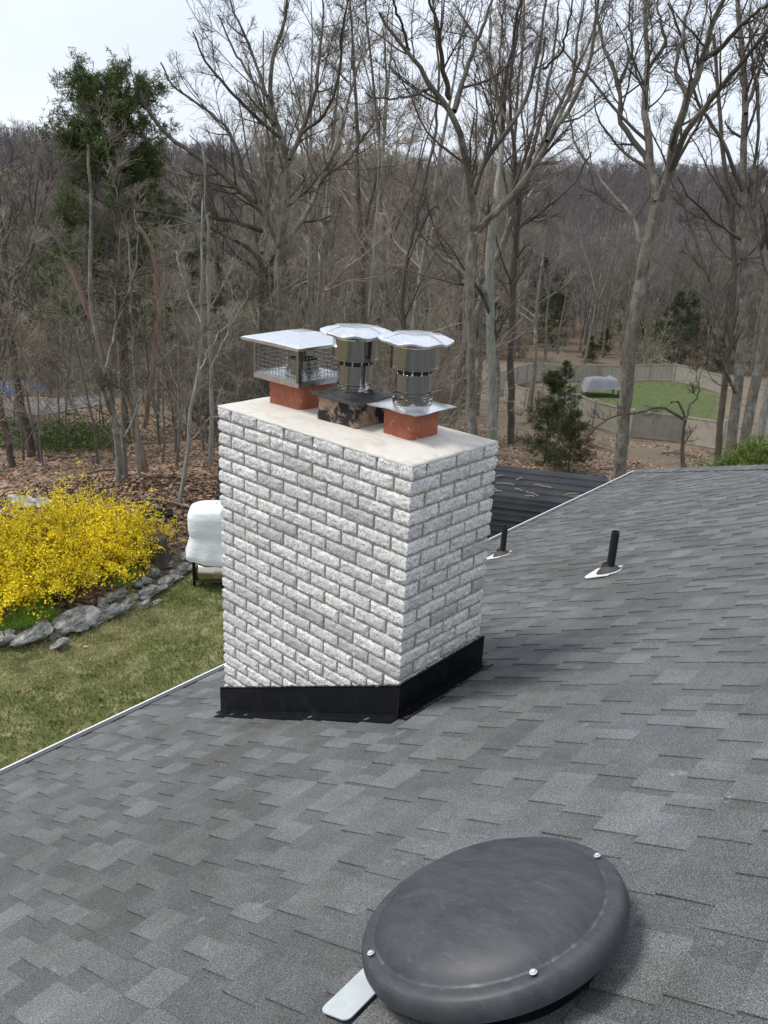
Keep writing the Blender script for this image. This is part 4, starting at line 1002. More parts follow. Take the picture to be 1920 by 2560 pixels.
traced('oak_tree', 26, [(c6([(1140, 1420), (1130, 1250), (1130, 1100), (1080, 1070), (960, 1010), (880, 960)]), 9, 3, 0, -2), (c6([(1130, 1200), (1040, 1090), (1035, 960), (1035, 860)]), 6, 4, 0, .5), (c6([(1130, 1100), (1170, 960), (1190, 800), (1260, 640)]), 5, 2, 0, 2)],
  'forked grey oak trunk with a broken pale snag, left of the wide spreading oak', seed=2, twigs=.8)
traced('oak_tree', 18.5, [
  (c7([(385, 1900), (378, 1700), (375, 1550), (370, 1300), (385, 1000)]), 11, 9.5, 0, 0),
  (c7([(385, 1010), (375, 760), (350, 640), (300, 490), (200, 380), (110, 220), (40, 150), (-30, 40)]), 9, 2, 0, -2),
  (c7([(300, 490), (330, 380), (370, 250), (430, 100), (470, 0), (480, -90)]), 6, 2, -.8, 1),
  (c7([(285, 430), (250, 260), (225, 100), (180, -40)]), 5.5, 2, -1, -2.5),
  (c7([(385, 850), (440, 680), (540, 560), (620, 430), (680, 200), (700, 0), (720, -90)]), 6, 2, 0, 2),
  (c7([(395, 1010), (520, 880), (620, 760), (700, 620), (800, 480), (870, 320), (920, 100), (930, -60)]), 7, 2, 0, -1.5),
  (c7([(700, 620), (740, 540), (810, 400), (835, 180), (870, -30)]), 4.5, 1.5, -1, 1),
  (c7([(110, 220), (60, 60), (20, -60)]), 3, 1.5, -1.5, -3),
  (c7([(540, 560), (480, 400), (500, 200), (520, -20)]), 4, 1.5, 1, 3),
  (c7([(200, 380), (90, 420), (-10, 430), (-80, 400)]), 3, 1.2, -1, -3),
  (c7([(680, 300), (760, 240), (800, 80), (830, -60)]), 3, 1.2, 1.5, 0)],
  'tall dark limbed oak rising just behind the right hand round cap', bark=M_BARK, seed=3, twigs=1.15)
traced('oak_tree', 21, [
  (c7([(470, 1950), (468, 1700), (465, 1550), (460, 1300), (450, 1150), (478, 920)]), 11, 8.5, 0, 0),
  (c7([(478, 930), (510, 600), (485, 370), (430, 190), (360, 100), (290, 0)]), 7.5, 2, 0, 1.5),
  (c7([(510, 600), (520, 350), (560, 150), (600, -60)]), 4.5, 2, 0, -2),
  (c7([(470, 950), (560, 820), (640, 600), (660, 400), (700, 150)]), 4.5, 2, 0, 3),
  (c7([(440, 1265), (340, 1185), (250, 1115), (180, 1035)]), 6, 3, 0, -2)],
  'pale barked oak with a broken lichen grey limb, second trunk right of the round caps', bark=M_PALE, seed=4, twigs=1.)
traced('oak_tree', 27, [
  (c7([(550, 1950), (548, 1500), (560, 1250), (575, 1000), (585, 850)]), 8, 6.5, 0, 0), (c7([(585, 850), (640, 640), (700, 420), (740, 200), (760, -20)]), 5, 1.5, 0, 2), (c7([(575, 900), (560, 640), (540, 420), (560, 200), (600, 0)]), 4.5, 1.5, 0, -2), (c7([(570, 1000), (700, 900), (820, 800), (900, 650)]), 3.5, 1.5, 0, 1)],
  'slender dark oak, third trunk right of the round caps', bark=M_BRK2, seed=5, twigs=1.)
traced('oak_tree', 19.5, [
  (c7([(1005, 2140), (1030, 1850), (1058, 1550), (1078, 1400), (1102, 1250), (1130, 1100), (1160, 980), (1180, 870)]), 14, 12, 0, 0),
  (c7([(1180, 880), (1155, 720), (1132, 560), (1130, 400), (1142, 200), (1120, 60), (1130, -60)]), 9, 3, 0, 1),
  (c7([(1188, 880), (1230, 760), (1262, 600), (1310, 420), (1380, 260), (1405, 120), (1485, -40)]), 9.5, 3.5, 0, -1.5),
  (c7([(1240, 740), (1300, 590), (1350, 500), (1440, 400), (1540, 280), (1660, 130), (1760, 20)]), 6.5, 2.5, -.4, -3),
  (c7([(1150, 720), (1070, 590), (1010, 525), (1018, 360), (960, 230), (925, 90), (900, -60)]), 6, 2, .2, 2.5),
  (c7([(1380, 260), (1480, 185), (1560, 90), (1680, 0)]), 5, 2, -1.2, -3),
  (c7([(1142, 300), (1220, 180), (1180, 40), (1200, -60)]), 4, 1.5, .8, 2),
  (c7([(1128, 1110), (1075, 930), (950, 800), (820, 620), (800, 480)]), 5, 1.5, 0, 2.5),
  (c7([(1018, 360), (1070, 230), (1060, 80), (1070, -50)]), 3.5, 1.5, 1.5, 3),
  (c7([(1310, 420), (1260, 300), (1290, 120), (1340, -60)]), 4, 1.5, -.8, 1)],
  'big grey barked oak forking high, its trunk standing at the end of the black shed', bark=M_BARK, seed=6, twigs=1.2)
traced('oak_tree', 21, [([(1570, 1030), (1590, 880), (1602, 760), (1612, 600), (1606, 400), (1612, 200), (1600, 60), (1590, -40)], 11, 4, 0, 1), ([(1606, 420), (1560, 300), (1500, 210), (1480, 100), (1440, 0)], 4, 1.5, 0, -1), ([(1610, 250), (1650, 120), (1700, 0)], 4, 1.5, 0, 2), ([(1590, 850), (1560, 780), (1535, 705)], 4, 2, 0, -2)],
  'straight pale oak trunk, leftmost of the close cluster at the right edge', bark=M_BARK, seed=7, twigs=1.1)
traced('oak_tree', 20, [([(1600, 1030), (1622, 880), (1645, 750), (1662, 600), (1680, 450), (1690, 200), (1700, 0)], 11, 5, 0, 1), ([(1662, 600), (1620, 450), (1640, 250), (1620, 50)], 4, 1.5, 0, -2)],
  'leaning pale oak trunk in the middle of the cluster at the right edge', bark=M_BARK, seed=8, twigs=1.)
traced('oak_tree', 22.5, [([(1632, 1000), (1650, 880), (1678, 780), (1720, 600), (1740, 300)], 9, 5, 0, 1), ([(1700, 690), (1650, 560), (1640, 400)], 4, 1.5, 0, -2)],
  'slim leaning trunk at the very right edge above the bright green pine', bark=M_PALE, seed=9, twigs=1.)
traced('oak_tree', 24, [([(1548, 1030), (1556, 900), (1572, 780), (1590, 560), (1560, 300), (1540, 60)], 7, 3, 0, 1), ([(1575, 760), (1530, 600), (1470, 430), (1400, 270)], 3.5, 1.5, 0, 1)],
  'dark slim trunk just left of the cluster at the right edge', bark=M_BRK2, seed=19, twigs=1.1)
traced('oak_tree', 23, [([(905, 880), (872, 700), (868, 640), (880, 560), (905, 440)], 6, 4, 0, .5), ([(882, 560), (920, 470), (945, 440)], 3, 2, 0, 1), ([(905, 440), (940, 300), (950, 120), (930, -30)], 3.6, 1.5, .5, 2)],
  'thin dark leaning tree standing over the gap between the two round caps', bark=M_BRK2, seed=10, twigs=.9)
# trees at the left
traced('maple_tree', 16.5, [([(250, 1125), (258, 1050), (262, 1000), (243, 900), (228, 800), (205, 700), (190, 560), (200, 420), (190, 300)], 8.5, 2.5, 0, 1), ([(243, 900), (200, 780), (110, 700), (40, 640)], 3, 1.2, 0, -1.5), ([(228, 800), (260, 680), (300, 560), (290, 440)], 3, 1.2, 0, 1.5)],
  'grey maple trunk behind the yellow bush, leftmost of the close pair', bark=M_BARK, seed=11, twigs=1.)
traced('maple_tree', 16.8, [([(278, 1125), (272, 1040), (266, 950), (262, 820), (250, 640), (262, 480)], 7.5, 2.5, 0, 1), ([(266, 950), (330, 800), (400, 720)], 3, 1.2, 0, 1)],
  'grey maple trunk behind the yellow bush, right hand one of the close pair', bark=M_BARK, seed=12, twigs=1.)
traced('dead_tree', 17.5, [([(336, 1150), (318, 1060), (305, 1000), (288, 900), (265, 820), (235, 760), (200, 690), (160, 600), (150, 560)], 13, 4, 0, .5), ([(310, 930), (325, 820), (341, 740), (343, 640), (336, 550), (292, 480)], 6, 3.5, 0, -1), ([(300, 960), (240, 900), (180, 870)], 3, 1.2, 0, -1)],
  'reddish dead tree with peeling bark and a tall broken bare limb', bark=M_DEAD, seed=13, nolevels=True, wood=M_DEAD)
traced('young_tree', 15.5, [([(386, 1185), (390, 1090), (398, 1000), (404, 930), (422, 860), (431, 800), (436, 700), (434, 560), (438, 420)], 5.5, 1.8, 0, .5), ([(400, 980), (450, 900), (480, 900)], 2, 1, 0, -1), ([(431, 800), (470, 720), (500, 700)], 2, 1, 0, .6), ([(436, 700), (400, 620), (380, 540)], 1.8, 1, 0, 1)],
  'thin young tree with pale lichen bark, standing at the bush end near the grill', bark=M_PALE, seed=14, twigs=.8, wood=M_PALE, L1=1.1)
traced('young_tree', 18.5, [([(458, 1090), (455, 950), (455, 800), (450, 600), (446, 420), (436, 300)], 5.5, 2, 0, .5), ([(455, 800), (500, 700), (540, 620)], 2.2, 1, 0, 1)],
  'straight slim tree directly beside the chimney left edge', bark=M_PALE, seed=15, twigs=.9, L1=1.3)
traced('young_tree', 17, [([(303, 1130), (298, 1000), (292, 880), (288, 760), (280, 600), (276, 480)], 4.5, 1.6, 0, .5), ([(292, 880), (250, 800), (210, 790)], 2, 1, 0, -1)],
  'thin spotted pale tree between the maple pair and the dead tree', bark=M_PALE, seed=16, twigs=.9, L1=1.2)
traced('woodland_tree', 22, [([(68, 985), (56, 900), (42, 850), (30, 780), (18, 700), (12, 550), (-5, 420), (-20, 260)], 8, 3, 0, .5), ([(42, 850), (80, 800), (112, 780)], 2, 1, 0, -1), ([(18, 700), (60, 560), (100, 420), (120, 260)], 4, 1.4, 0, 2)],
  'dark trunk standing in front of the driveway at the left', bark=M_BRK2, seed=17, twigs=1.2)
traced('woodland_tree', 20, [([(28, 1010), (12, 930), (0, 880), (-20, 760), (-30, 600)], 7, 3, 0, .5), ([(-10, 800), (40, 640), (90, 520)], 3, 1.2, 0, 1)],
  'dark trunk cut by the left edge below the blue tarp', bark=M_BRK2, seed=18, twigs=1.)

def c4(L): return [((1160+x/2.183)*.864, (800+y/2.183)*.864) for x, y in L]
traced('dead_tree', 19.5, [(c4([(1195, 930), (1195, 860), (1192, 700), (1206, 600), (1200, 540), (1196, 480), (1180, 440), (1120, 450)]), 5.5, 2, 0, .3), (c4([(1200, 545), (1150, 500), (1080, 472), (1000, 490), (870, 512), (740, 560), (670, 610)]), 3.4, 1, 0, -1.5), (c4([(1205, 560), (1230, 480), (1280, 400), (1270, 300)]), 2.6, 1, 0, 1)],
  'small twisted dark tree with one long arching branch, in front of the near tan fence', bark=M_BRK2, seed=23, twigs=.7, L1=1.0)
# needle trees
def needle_tree(seed, Hh, r0, base, rad_, nb, col, drop=0., tuft=.13, nt_=260, irregular=.35, upc=.1, top_flat=0., wdt=.11, radf=None, t2=.2, jit=.07):
    g = np.random.default_rng(seed); tr = MB(); fo = MB(); tz = np.linspace(0, 1, 12)
    P0 = walk(np.array([[0, 0, -.4]]), np.array([[0, 0, 1.]]), np.array([Hh]), 12, .015, .02, g); tubes(tr, P0, (r0*(1-.93*tz))[None], 8)
    t_ = base+(1-base)*np.sort(g.random(nb))**.9; az_ = g.random(nb)*6.283; L = rad_*((1-t_)/(1-base))**(.75-top_flat)*(1-irregular+2*irregular*g.random(nb)*.8)+.25
    if radf is not None:
        t_ = base+(1-base)*(np.round(t_*16)/16-base)/(1-base)*.97+g.normal(0, .004, nb); t_ = np.clip(t_, base, .99); L = np.interp((1-t_)/(1-base), radf[0], radf[1])*(.7+.5*g.random(nb))
    s = t_*11; i0 = np.minimum(s.astype(int), 10); f = (s-i0)[:, None]; p = P0[0, i0]*(1-f)+P0[0, i0+1]*f
    D = np.stack([np.cos(az_), np.sin(az_), drop+upc+.5*(t_-base)], 1); D /= np.linalg.norm(D, axis=1, keepdims=True)
    B = walk(p, D, L, 6, .07, .035, g); tubes(tr, B, np.maximum(.035*r0/.2*np.linspace(1, .25, 6)[None]*np.ones((nb, 1)), .008), 4)
    P2, R2 = spawn(B, np.full((nb, 6), .02), 9, t2, 1, 50, lambda a, pl_, q: pl_*.32*(.4+.8*q)+.1, 4, .12, .03, g, .5, .006); tubes(tr, P2, R2, 3)
    allP = P2.reshape(-1, 3); k = nt_; idx = g.integers(0, len(allP), k*nb//10); c_ = allP[idx]+g.normal(0, .07, (len(idx), 3))
    n = len(c_); m = 5                      # every tuft: a spray of thin needles bundles
    d = g.normal(size=(n, m, 3))+np.array([0, 0, .6]); d /= np.linalg.norm(d, axis=2, keepdims=True)
    w_ = np.cross(d, g.normal(size=(n, m, 3))); w_ /= np.linalg.norm(w_, axis=2, keepdims=True)
    l = tuft*(.6+.8*g.random((n, m, 1))); V = np.stack([c_[:, None]-w_*l*wdt, c_[:, None]+w_*l*wdt, c_[:, None]+d*l+w_*l*.05, c_[:, None]+d*l-w_*l*.05], 2)
    cc = np.array(col)*(.6+.8*g.random((n, 1)))*np.array([1, 1, 1]); cc = cc+(g.random((n, 1)) < .18)*np.array([.03, .03, 0]); cc = np.repeat(cc, m*4, 0)
    fo.add(V.reshape(-1, 3), [np.arange(n*m*4).reshape(-1, 4)], cc); return tr, fo
def ntree(name, x, y, label, s=1, group=None, **k):
    tr, fo = needle_tree(**k); return place({'name': name, 'parts': [('trunk', mesh_of(tr, 'trunk', M_BRK2)), ('crown', mesh_of(fo, 'crown', M_LEAF))]}, x, y, 0, s, label, group)
pb = spot(278*1.1573, 960*1.1573, 27); ptop = spot(200*1.1573, 100*1.1573, 27)[2]
ntree('pine_tree', pb[0], pb[1], 'tall dark green pine standing above the bare trees at upper left', seed=31, Hh=ptop-gz(pb[0], pb[1])-.45, r0=.2, base=.33, rad_=3.5, nb=112, col=(.075, .11, .033), nt_=2400, tuft=.10, wdt=.06, irregular=.5, upc=.22, radf=([0, .05, .15, .35, .5, .62, .8, .92, 1], [.7, 1.2, 1.7, 1.8, 1.5, 2.2, 3.2, 3.4, 2.4]), t2=.35, jit=.06)
pr = ground(1915, 1215) if False else spot(1890, 1175, 12.5); pz = gz(pr[0], pr[1])
ntree('pine_tree', pr[0]+.1, pr[1]+.2, 'bright green young pine top poking up beyond the roof hip at right', seed=32, Hh=2.9+(-5-pz)+.2, r0=.06, base=.2, rad_=1.6, nb=90, col=(.12, .165, .04), nt_=4200, tuft=.075, wdt=.05, irregular=.3, upc=.35)
hem = []
for sd_i, (hh_, rr_, cl) in enumerate([(6.5, 2.1, (.055, .075, .03)), (8.5, 2.6, (.048, .068, .028)), (5., 1.9, (.07, .085, .035))]):
    tr, fo = needle_tree(50+sd_i, hh_, .09, .06, rr_, 80, cl, nt_=1000, tuft=.10, wdt=.06, irregular=.5, upc=.02, drop=-.05)
    hem.append({'name': 'hemlock_tree', 'parts': [('trunk', mesh_of(tr, 'trunk', M_BRK2)), ('crown', mesh_of(fo, 'crown', M_LEAF))]})
P = ground(1360, 1160); place(hem[0], P[0], P[1], 1, .42, 'dark green hemlock beside the near fence, just above the black shed', None)
P = ground(1400, 1100); place(hem[1], P[0], P[1], 2, .36, 'dark hemlock partly hiding the near fence, behind the one above the shed', None)
P = ground(1420, 1180); place(hem[2], P[0], P[1], 2.4, .36, 'short dense hemlock bush right against the back of the black shed', None)

# ---------------- woods
gw = random.Random(77)
def free(x, y, marg=0):
    if inpoly(np.array([x]), np.array([y]), yard)[0]: return False
    if walld(np.array([x]), np.array([y]))[0] < 3.0: return False
    vx_, vy_ = x-CAM[0], y-CAM[1]; f_ = vx_*fh[0]+vy_*fh[1]; t_ = (vx_*rh[0]+vy_*rh[1])/f_
    if .09 < t_ < .5 and 22 < f_ < 96 and gw.random() < .93: return False      # open clearing round the fenced yard
    if t_ < -.27 and 22 < f_ < 40 and gw.random() < .75: return False          # beside the driveway
    if (x-rc[0]+2)**2+(y-rc[1])**2 < 30: return False
    return True
var = []
for i in range(7):
    fk = [0, 2, 3, 0, 2, 3, 1][i]; hh_ = [15, 16.5, 17, 13.5, 18, 15.5, 14][i]
    tr, br = bare_tree(100+i, hh_, [.17, .2, .24, .13, .22, .19, .15][i], [.03, .0, .05, .08, -.03, .04, -.08][i], 1, [.85, 1, 1, .8, 1.1, .9, .9][i], [.34, .3, .4, .25, .42, .3, .2][i], forks=fk, k4=3, twr=.0058)
    bk = [M_BARK, M_BRK2, M_BARK, M_PALE, M_BRK2, M_BARK, M_PALE][i]
    var.append({'name': 'bare_tree', 'parts': [('trunk', mesh_of(tr, 'trunk', bk)), ('crown', mesh_of(br, 'crown', M_TWIG))], 'mb': (tr, br), 'bk': bk})
far_var = []
for i in range(4):
    tr, br = bare_tree(140+i, [15, 17, 14, 16][i], .17, 0, 1, .9, .25, sub=4, forks=[0, 2, 3, 1][i], twr=.010, k4=2)
    far_var.append({'name': 'bare_tree', 'single': True, 'parts': [('tree', joined((tr, br), 'bare_tree', [M_BARK, M_TWF]))]})
saps = []
for i in range(4):
    tr, br = bare_tree(180+i, [6, 7.5, 5, 8][i], .035, .06, .85, .75, .12, sub=3, twr=.0038)
    saps.append({'name': 'sapling', 'single': True, 'parts': [('tree', joined((tr, br), 'sapling', [M_BARK, M_TWIG]))]})
def polar(D, ta): return CAM[0]+fh[0]*D+rh[0]*D*ta, CAM[1]+fh[1]*D+rh[1]*D*ta
pts_used = []
def scatter(n, D0, D1, T, mind, fn, tries=60000, pw=1.):
    c = 0
    for _ in range(tries):
        if c >= n: break
        D = D0+(D1-D0)*gw.random()**pw; ta = gw.uniform(*T); x, y = polar(D, ta)
        if not free(x, y): continue
        if any((x-a)**2+(y-b_)**2 < mind*mind for a, b_ in pts_used): continue
        if fn(x, y, D, ta) is False: continue
        pts_used.append((x, y)); c += 1
    return c
GL = 'bare trees of the woods behind the chimney'
def reg(ta): return 'left of the chimney' if ta < -.16 else ('straight behind the chimney' if ta < .12 else 'right of the chimney')
def f_near(x, y, D, ta):
    if ta > .12 and D < 60 and gw.random() < .8: return False
    if ta < -.02 and D < 30: return False
    s = gw.uniform(.8, 1.08)*(.76 if ta < -.15 else 1.1); k = gw.randrange(7); bn = ['grey', 'brown', 'grey', 'pale', 'brown', 'grey', 'pale'][k]
    place(var[k], x, y, gw.uniform(0, 6.28), s, 'bare %s barked tree in the nearer woods %s' % (bn, reg(ta)), '%s barked nearer trees %s' % (bn, reg(ta)), tilt=.05)
def f_far(x, y, D, ta):
    place(far_var[gw.randrange(4)], x, y, gw.uniform(0, 6.28), gw.uniform(.85, 1.15)*(.74 if ta < -.15 else 1.0), 'bare tree small with distance, deep in the woods %s' % reg(ta), 'distant bare trees %s' % reg(ta), tilt=.04)
scatter(62, 26, 58, (-.62, .62), 2.6, f_near)
scatter(150, 58, 135, (-.56, .56), 3.6, f_far, pw=.8)
def f_sap(x, y, D, ta):
    if ta < -.05 and D < 22 and gw.random() < .6: return False
    place(saps[gw.randrange(4)], x, y, gw.uniform(0, 6.28), gw.uniform(.5, 1.0), 'thin bare sapling standing in the leaf litter %s' % reg(ta), 'saplings %s' % reg(ta), 'sapling', tilt=.12)
scatter(105, 17.5, 52, (-.6, .6), 1.0, f_sap)
def f_sap2(x, y, D, ta):
    place(saps[gw.randrange(4)], x, y, gw.uniform(0, 6.28), gw.uniform(.75, 1.25), 'slim bare sapling among the trunks behind the yellow bush', 'saplings behind the yellow bush', 'sapling', tilt=.1)
scatter(26, 17, 29, (-.52, -.14), .9, f_sap2)
def f_hem(x, y, D, ta):
    if ta > .05 and D < 95: return False
    place(hem[gw.randrange(3)], x, y, gw.uniform(0, 6.28), gw.uniform(.6, 1.1), 'dark green hemlock in the woods understory %s' % reg(ta), 'understory hemlocks %s' % reg(ta), tilt=.05)
br_var = []
for i in range(4):
    g = np.random.default_rng(700+i); mb = MB(); n = 26; p0 = np.stack([g.normal(0, .35, n), g.normal(0, .35, n), np.full(n, -.1)], 1); az_ = g.random(n)*6.28; el = g.uniform(.8, 1.5, n)
    D_ = np.stack([np.cos(az_)*np.cos(el), np.sin(az_)*np.cos(el), np.sin(el)], 1); A_ = walk(p0, D_, g.uniform(1.2, 3.6, n), 8, .13, 0, g); tubes(mb, A_, np.linspace(.022, .008, 8)[None]*np.ones((n, 1)), 4)
    B_, RB2_ = spawn(A_, np.full((n, 8), .014), 9, .15, 1, 45, lambda a, pl_, q: .3+.8*q, 6, .2, .01, g, .6, .008); tubes(mb, B_, RB2_, 3)
    C_, RC_ = spawn(B_, RB2_, 4, .15, 1, 45, lambda a, pl_, q: .12+.3*q, 4, .2, .01, g, .6, .006); tubes(mb, C_, RC_, 3)
    br_var.append({'name': 'brush_shrub', 'single': True, 'parts': [('s', mesh_of(mb, 'brush_shrub', M_TWIG))]})
def f_br(x, y, D, ta):
    if (ta > .06 and D < 98) or (ta < -.24 and D < 42) or (D < 24 and ta < 0 and gw.random() < .7): return False
    place(br_var[gw.randrange(4)], x, y, gw.uniform(0, 6.28), gw.uniform(.6, 1.2)*(1+D/90), 'leafless brush thicket low in the woods %s' % reg(ta), 'brush thickets %s' % reg(ta), 'shrub')
scatter(45, 21, 45, (-.6, .6), 1.5, f_br); scatter(70, 45, 105, (-.58, .58), 2.5, f_br)
scatter(30, 30, 62, (-.6, .1), 3, f_hem); scatter(9, 40, 60, (.0, .6), 3, f_hem); scatter(16, 97, 112, (.04, .56), 2.5, f_hem); scatter(45, 98, 140, (.03, .56), 2.5, f_far); scatter(24, 62, 120, (-.5, .55), 4, f_hem)
def f_hem2(x, y, D, ta):
    if ta > .05 and D < 98: return False
    place(hem[gw.randrange(3)], x, y, gw.uniform(0, 6.28), gw.uniform(1.1, 1.7), 'large dark hemlock deep in the woods %s' % reg(ta), 'large deep hemlocks %s' % reg(ta), tilt=.04)
scatter(34, 58, 150, (-.5, .55), 3.5, f_hem2); scatter(26, 34, 80, (-.5, .05), 2.5, f_hem)
# evergreen ground cover by the driveway
def leafcloud(n, cen, ext, col, size, g, flat=.5):
    mb = MB(); c_ = cen+g.normal(size=(n, 3))*ext; d = g.normal(size=(n, 3)); d /= np.linalg.norm(d, axis=1, keepdims=True); e = np.cross(d, g.normal(size=(n, 3))); e /= np.linalg.norm(e, axis=1, keepdims=True)
    s = size*(.6+.8*g.random((n, 1))); V = np.stack([c_-d*s, c_+e*s*.45, c_+d*s, c_-e*s*.45], 1); cc = np.array(col)*(.55+.9*g.random((n, 1)))
    mb.add(V.reshape(-1, 3), [np.arange(n*4).reshape(-1, 4)], np.repeat(cc, 4, 0)); return mb
glr = np.random.default_rng(6)
lc = [mesh_of(leafcloud(950, np.array([0, 0, .4]), np.array([.6, .6, .26]), (.09, .125, .045), .05, glr), 'shrub', M_LEAF) for _ in range(2)]
for k in range(26):
    u = gw.uniform(-20, 290); v = 1108+gw.uniform(-20, 26)-u*.02; P = ground(u, v)
    place({'name': 'laurel_shrub', 'single': True, 'parts': [('s', lc[k % 2])]}, P[0], P[1], gw.uniform(0, 6), gw.uniform(.5, .85), 'low dark green laurel shrub in the row along the near side of the driveway', 'laurel shrubs beside the driveway', 'shrub')

# far wooded slopes: one mass
g = np.random.default_rng(12); tmpl = []
for i in range(3):
    h_ = [14, 17, 15][i]; Pt = walk(np.array([[0, 0, -1.]]), np.array([[0, 0, 1.]]), np.array([h_]), 4, .03, .02, g); mb = MB(); tubes(mb, Pt, np.array([[.22, .18, .12, .04]]), 3)
    B, RB_ = spawn(Pt, np.full((1, 4), .12), 20, .2, 1, 40, lambda a, pl_, q: h_*.38*(1.1-a)*(.5+.6*q)+.8, 3, .12, .08, g, .6, .05); tubes(mb, B, RB_, 3)
    B2, RB2 = spawn(B, RB_, 4, .2, 1, 36, lambda a, pl_, q: pl_*.5*(.5+.6*q)+.4, 2, .1, .03, g, .6, .035); tubes(mb, B2, RB2, 3)
    tmpl.append((np.concatenate(mb.V), np.concatenate(mb.F)))
mb = MB(); cnt = 0
bands = [(1500, 135, 260), (1900, 330, 470), (2600, 470, 575)]
for nb_, d0, d1 in bands:
    for _ in range(nb_):
        D = g.uniform(d0, d1); ta = g.uniform(-.58, .58); x, y = polar(D, ta); Vt, Ft = tmpl[g.integers(3)]; a = g.uniform(0, 6.28); s = g.uniform(.75, 1.2)*(1 if D > 300 else .95)
        Rm = np.array([[math.cos(a), math.sin(a), 0], [-math.sin(a), math.cos(a), 0], [0, 0, 1]])*s
        mb.add((Vt@Rm)+[x, y, gz(x, y)], [Ft], (1, 1, 1))
M_FAR, t, b = mat('far_branches', (.185, .168, .165), .95, spec=.1)
tag(mb.build('far_woods', M_FAR), 'grey brown mass of bare woods covering the far ridge below the sky', kind='stuff')

# ---------------- forsythia
FBP = [ground(u, v) for u, v in [(0, 1512), (95, 1480), (180, 1444), (255, 1410), (326, 1382), (40, 1440), (140, 1410), (225, 1380), (-75, 1460)]]
fb = empty('forsythia_bush', FBP[1], 'wide forsythia bush covered in bright yellow flowers behind the stone edging', 'bush')
g = np.random.default_rng(3); st = []; stems = MB()
for i, P in enumerate(FBP):
    n = [85, 85, 75, 60, 36, 85, 80, 60, 70][i]; p0 = P+np.stack([g.normal(0, .28, n), g.normal(0, .28, n), np.zeros(n)], 1); az_ = g.random(n)*6.283; el = g.uniform(.75, 1.45, n)
    D = np.stack([np.cos(az_)*np.cos(el), np.sin(az_)*np.cos(el), np.sin(el)], 1); hs = [.72, .78, .78, .62, .45, .86, .98, .74, .8][i]
    st.append(walk(p0, D, hs*g.uniform(.6, 1.15, n), 9, .09, -.085, g))
for (u, v, n_, h_) in ((95, 1432, 9, .85), (195, 1392, 12, 1.2), (20, 1425, 7, .8), (340, 1380, 10, .75), (275, 1385, 8, .85)):
    P = ground(u, v); az_ = g.random(n_)*6.283; el = g.uniform(1.15, 1.5, n_); p0 = P+np.stack([g.normal(0, .12, n_), g.normal(0, .12, n_), np.zeros(n_)], 1)
    st.append(walk(p0, np.stack([np.cos(az_)*np.cos(el), np.sin(az_)*np.cos(el), np.sin(el)], 1), h_*g.uniform(.7, 1.05, n_), 9, .06, -.02, g))
st = np.concatenate(st); tubes(stems, st, np.linspace(.011, .004, 9)[None]*np.ones((len(st), 1)), 4)
s2, r2 = spawn(st, np.full((len(st), 9), .006), 6, .25, .98, 38, lambda a, pl_, q: .15+.42*q, 5, .1, -.02, g, .6, .0028); tubes(stems, s2, r2, 3)
M_STM, t, b = mat('shrub_stem', (.16, .10, .055), .85); stems.build('stems', M_STM, fb)
allp = np.concatenate([st[:, 3:].reshape(-1, 3), s2.reshape(-1, 3), s2.reshape(-1, 3)]); n = 100000; c_ = allp[g.integers(0, len(allp), n)]+g.normal(0, .028, (n, 3))
keep = vn(c_[:, 0]*2.2+40, c_[:, 1]*2.2+40, c_[:, 2]*3+9) > .2; c_ = c_[keep]; n = len(c_)
d = g.normal(size=(n, 3)); d /= np.linalg.norm(d, axis=1, keepdims=True); e = np.cross(d, g.normal(size=(n, 3))); e /= np.linalg.norm(e, axis=1, keepdims=True); s = .021*(.7+.6*g.random((n, 1)))
V = np.stack([c_-d*s, c_+e*s*.6, c_+d*s, c_-e*s*.6], 1); cc = np.array([.93, .76, .03])*(.62+.5*g.random((n, 1))); cc = np.clip(cc, 0, .95)
mb = MB(); mb.add(V.reshape(-1, 3), [np.arange(n*4).reshape(-1, 4)], np.repeat(cc, 4, 0)); mb.build('blossoms', M_PET, fb)

# ---------------- grass, leaves
def cards(name, M, n, samp, colf, label, L, W, upr, seed):
    g = np.random.default_rng(seed); x, y = samp(g, n); z = H(x, y); n = len(x); c_ = np.stack([x, y, z+.005], 1)
    if upr:
        d = g.normal(size=(n, 3))*[.6, .6, .2]+[0, 0, 1]; d /= np.linalg.norm(d, axis=1, keepdims=True); e = np.cross(d, g.normal(size=(n, 3))); e /= np.linalg.norm(e, axis=1, keepdims=True); s = L*(.5+g.random((n, 1)))
        V = np.stack([c_-e*W, c_+e*W, c_+d*s], 1); k = 3
    else:
        d = g.normal(size=(n, 3))*[1, 1, .35]; d /= np.linalg.norm(d, axis=1, keepdims=True); e = np.cross(d, [0, 0, 1]+g.normal(size=(n, 3))*.3); e /= np.linalg.norm(e, axis=1, keepdims=True); s = L*(.6+.8*g.random((n, 1)))
        c_[:, 2] += .02; V = np.stack([c_-d*s, c_+e*s*W, c_+d*s, c_-e*s*W], 1); k = 4
    col = colf(g, x, y); mb = MB(); mb.add(V.reshape(-1, 3), [np.arange(n*k).reshape(-1, k)], np.repeat(col, k, 0)); o = mb.build(name, M, smooth=False); tag(o, label, kind='stuff'); return o
def samp_lawn(g, n):
    x = g.uniform(-13.5, -2.7, n); y = g.uniform(-1.5, 9, n); m = walld(x, y) < -.1; return x[m], y[m]
def col_lawn(g, x, y):
    f = smooth(vn(x*.9+30, y*.9+12)*.6+vn(x*3+8, y*3)*.4, .38, .66)[:, None]; f = np.clip(f+g.normal(0, .16, f.shape), 0, 1)
    return (np.array([.115, .16, .035])*(1-f)+np.array([.48, .43, .24])*f)*(.7+.6*g.random((len(x), 1)))
